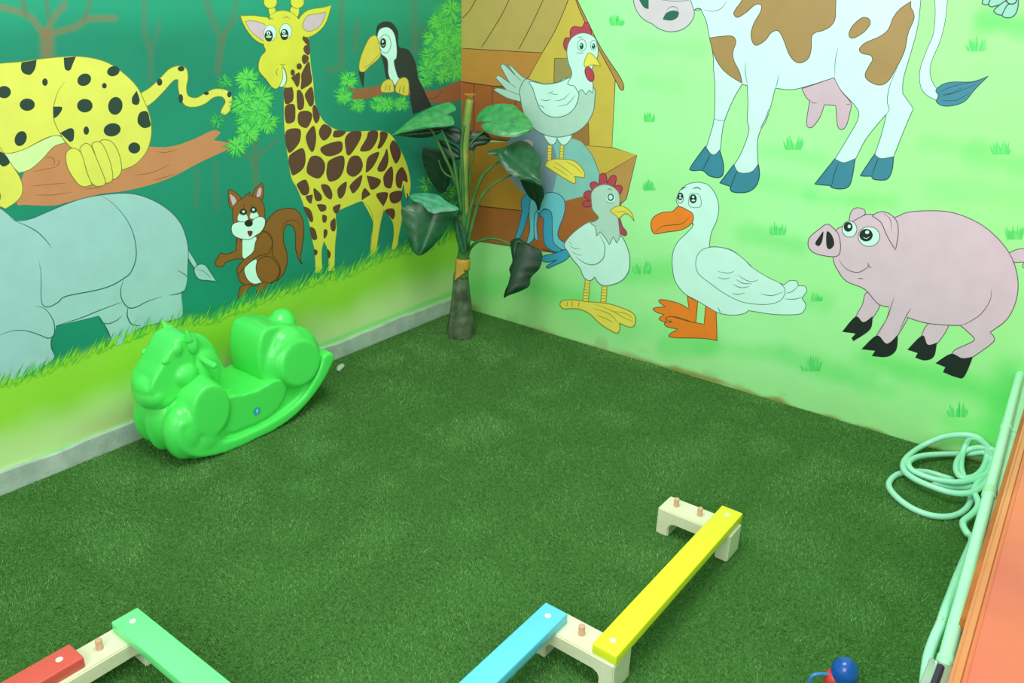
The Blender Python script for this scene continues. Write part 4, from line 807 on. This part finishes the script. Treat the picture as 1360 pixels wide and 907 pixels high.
stem(ZP('425,830 420,720 395,700 385,685', .02), .010); stem(ZP('415,900 412,700 408,500 402,300 420,200', .02), .012); stem(ZP('395,900 392,700 385,560 372,440', .0), .011)
lm = [mat('leaf_bright', (68, 162, 88), .28, c2=(44, 128, 68), nscale=30, bump=.12, bscale=120, spec=.45), mat('leaf_mid', (38, 102, 60), .3, c2=(26, 80, 48), nscale=30, bump=.12, bscale=120, spec=.4), mat('leaf_dark', (24, 64, 38), .35, c2=(18, 50, 30), nscale=30, bump=.12, bscale=120, spec=.35), mat('leaf_teal', (64, 162, 118), .4, c2=(40, 122, 84), nscale=30, bump=.12, bscale=120, spec=.4)]
def leaf(txt, z, rib, d0, gx, gy, m_, bulge=.02, rings=7, crease=.008):
    """leaf from its outline; d0 = distance in front of the stem, gx gy = its tilt (metres per measured pixel)"""
    T = lambda a, b: (z[0]+a/z[2], z[1]+b/z[2])
    o_ = [(p[0], p[1]) for p in catmull([(*T(a, b), 0) for a, b, c in parse(txt)], True, 5)]
    (bx, by), (tx, ty_) = T(*rib[0]), T(*rib[1]); dx, dy = tx-bx, ty_-by; LL = dx*dx+dy*dy
    V, Fc = [], []; n_ = len(o_)
    for r_ in range(rings+1):
        s_ = r_/rings
        for k, (x, y) in enumerate(o_):
            t_ = max(.02, min(.98, ((x-bx)*dx+(y-by)*dy)/LL)); mx, my = bx+dx*t_, by+dy*t_
            qx, qy = mx+(x-mx)*s_, my+(y-my)*s_
            dep = d0+gx*(qx-bx)+gy*(qy-by)+bulge*(1-s_**2)-crease*(1-s_)**3+.0013*math.sin(t_*30+s_*5)*s_
            V.append(pp(qx, qy, dep))
    for r_ in range(rings):
        for k in range(n_): Fc.append((r_*n_+k, r_*n_+(k+1) % n_, (r_+1)*n_+(k+1) % n_, (r_+1)*n_+k))
    bk = pn*.0012+Vector((0, 0, -.0006)); nV = len(V); V += [v+bk for v in V]; Fc += [tuple(nV+i for i in f_[::-1]) for f_ in Fc]
    return local(pymesh('leaf', V, Fc, m_, smooth=True), pl)
ZA = (520, 120, 4.319); ZB = (520, 220, 3.778)
leaf('0,258 60,208 130,152 220,102 320,70 358,85 370,112 345,128 305,132 345,150 360,182 350,200 300,208 240,212 180,220 110,236 50,250', ZA, ((310, 140), (10, 254)), .03, -.0006, .0036, lm[0], .02)
leaf('110,235 200,220 290,208 330,215 240,262 160,272 60,262 10,256', ZA, ((290, 225), (30, 255)), .0, 0, -.001, lm[2], .005)
leaf('488,160 520,112 570,85 640,76 705,85 735,115 765,138 795,175 812,212 780,245 700,268 620,262 545,238 514,205 530,188 570,172 500,182', ZA, ((545, 178), (805, 215)), .03, .0004, .0034, lm[0], .02)
leaf('440,242 500,234 545,245 572,280 540,310 490,322 462,345 436,330', ZA, ((448, 290), (570, 285)), -.02, 0, .001, lm[2], .01)
leaf('300,215 350,206 395,222 405,290 380,310 320,275', ZA, ((395, 250), (310, 230)), -.03, 0, .001, lm[2], .01)
leaf('260,290 320,295 380,330 400,380 360,400 300,370', ZA, ((390, 370), (275, 300)), -.05, 0, .001, lm[2], .008)
leaf('182,330 240,335 320,355 350,400 345,480 325,550 290,592 240,545 200,470 178,400', ZA, ((320, 360), (290, 588)), -.09, 0, -.0005, lm[2], .012)
leaf('90,150 130,140 190,140 240,150 275,180 335,215 315,262 290,295 258,348 215,396 180,430 135,452 100,420 80,365 58,290 48,220 70,205 105,180', ZB, ((230, 190), (135, 448)), .10, -.0008, .0006, lm[1], .03, crease=.014)
leaf('92,150 130,138 190,138 240,150 275,178 338,215 300,228 250,232 215,240 180,225 150,190 110,178', ZB, ((230, 190), (110, 158)), .155, -.0002, .0030, lm[3], .008)
leaf('552,350 590,338 640,328 690,305 740,288 790,305 830,350 860,400 850,460 858,545 800,520 740,508 690,485 640,440 612,395 600,372 565,372', ZA, ((640, 350), (855, 535)), .06, -.0010, .0030, lm[1], .02, crease=.012)
leaf('740,512 800,525 860,545 876,600 862,640 845,692 822,640 780,600', ZA, ((810, 530), (845, 688)), .0, 0, -.001, lm[2], .01)
leaf('598,378 640,363 670,385 705,402 745,422 758,455 745,512 715,545 698,565 690,605 640,632 590,650 563,662 572,620 600,565 590,520 606,480 600,430', ZB, ((640, 385), (568, 658)), .12, .0006, .0010, lm[2], .02, crease=.012)
leaf('310,250 340,280 375,330 382,400 362,440 335,400 318,330', ZB, ((330, 270), (365, 430)), .035, 0, .0004, lm[1], .008)

# ------------------------------------------------------------------ toy at the bottom edge
c = floor_at(1122, 892, .13); ty = empty('toy', (c.x, c.y, 0)); tag(ty, 'red plastic toy with a glossy blue round top and a blue handle', 'toy')
bm = bmesh.new(); bm_cyl(bm, (0, 0, .0), (0, 0, .085), .05, .035, 28); bm_ell(bm, (-.018, -.008, .10), (.026, .026, .03)); bmesh.ops.recalc_face_normals(bm, faces=bm.faces)
bmobj('body', bm, mat('toy_red', (214, 62, 50), .3), ty, smooth=True)
bm = bmesh.new(); bm_ell(bm, (0, 0, .126), (.033, .033, .043), u=32, v=20); bmobj('round_top', bm, mat('toy_blue', (24, 84, 172), .18, spec=.6), ty, smooth=True)
hp = [Vector(v_) for v_ in ((-.02, -.012, .115), (-.045, -.03, .118), (-.062, -.043, .112), (-.066, -.046, .09), (-.066, -.046, .04), (-.05, -.035, .015), (-.03, -.02, .02))]
o = tube('handle', catmull(hp, sub=5), .0045, mat('toy_light_blue', (58, 130, 196), .3), n=10); o.parent = ty
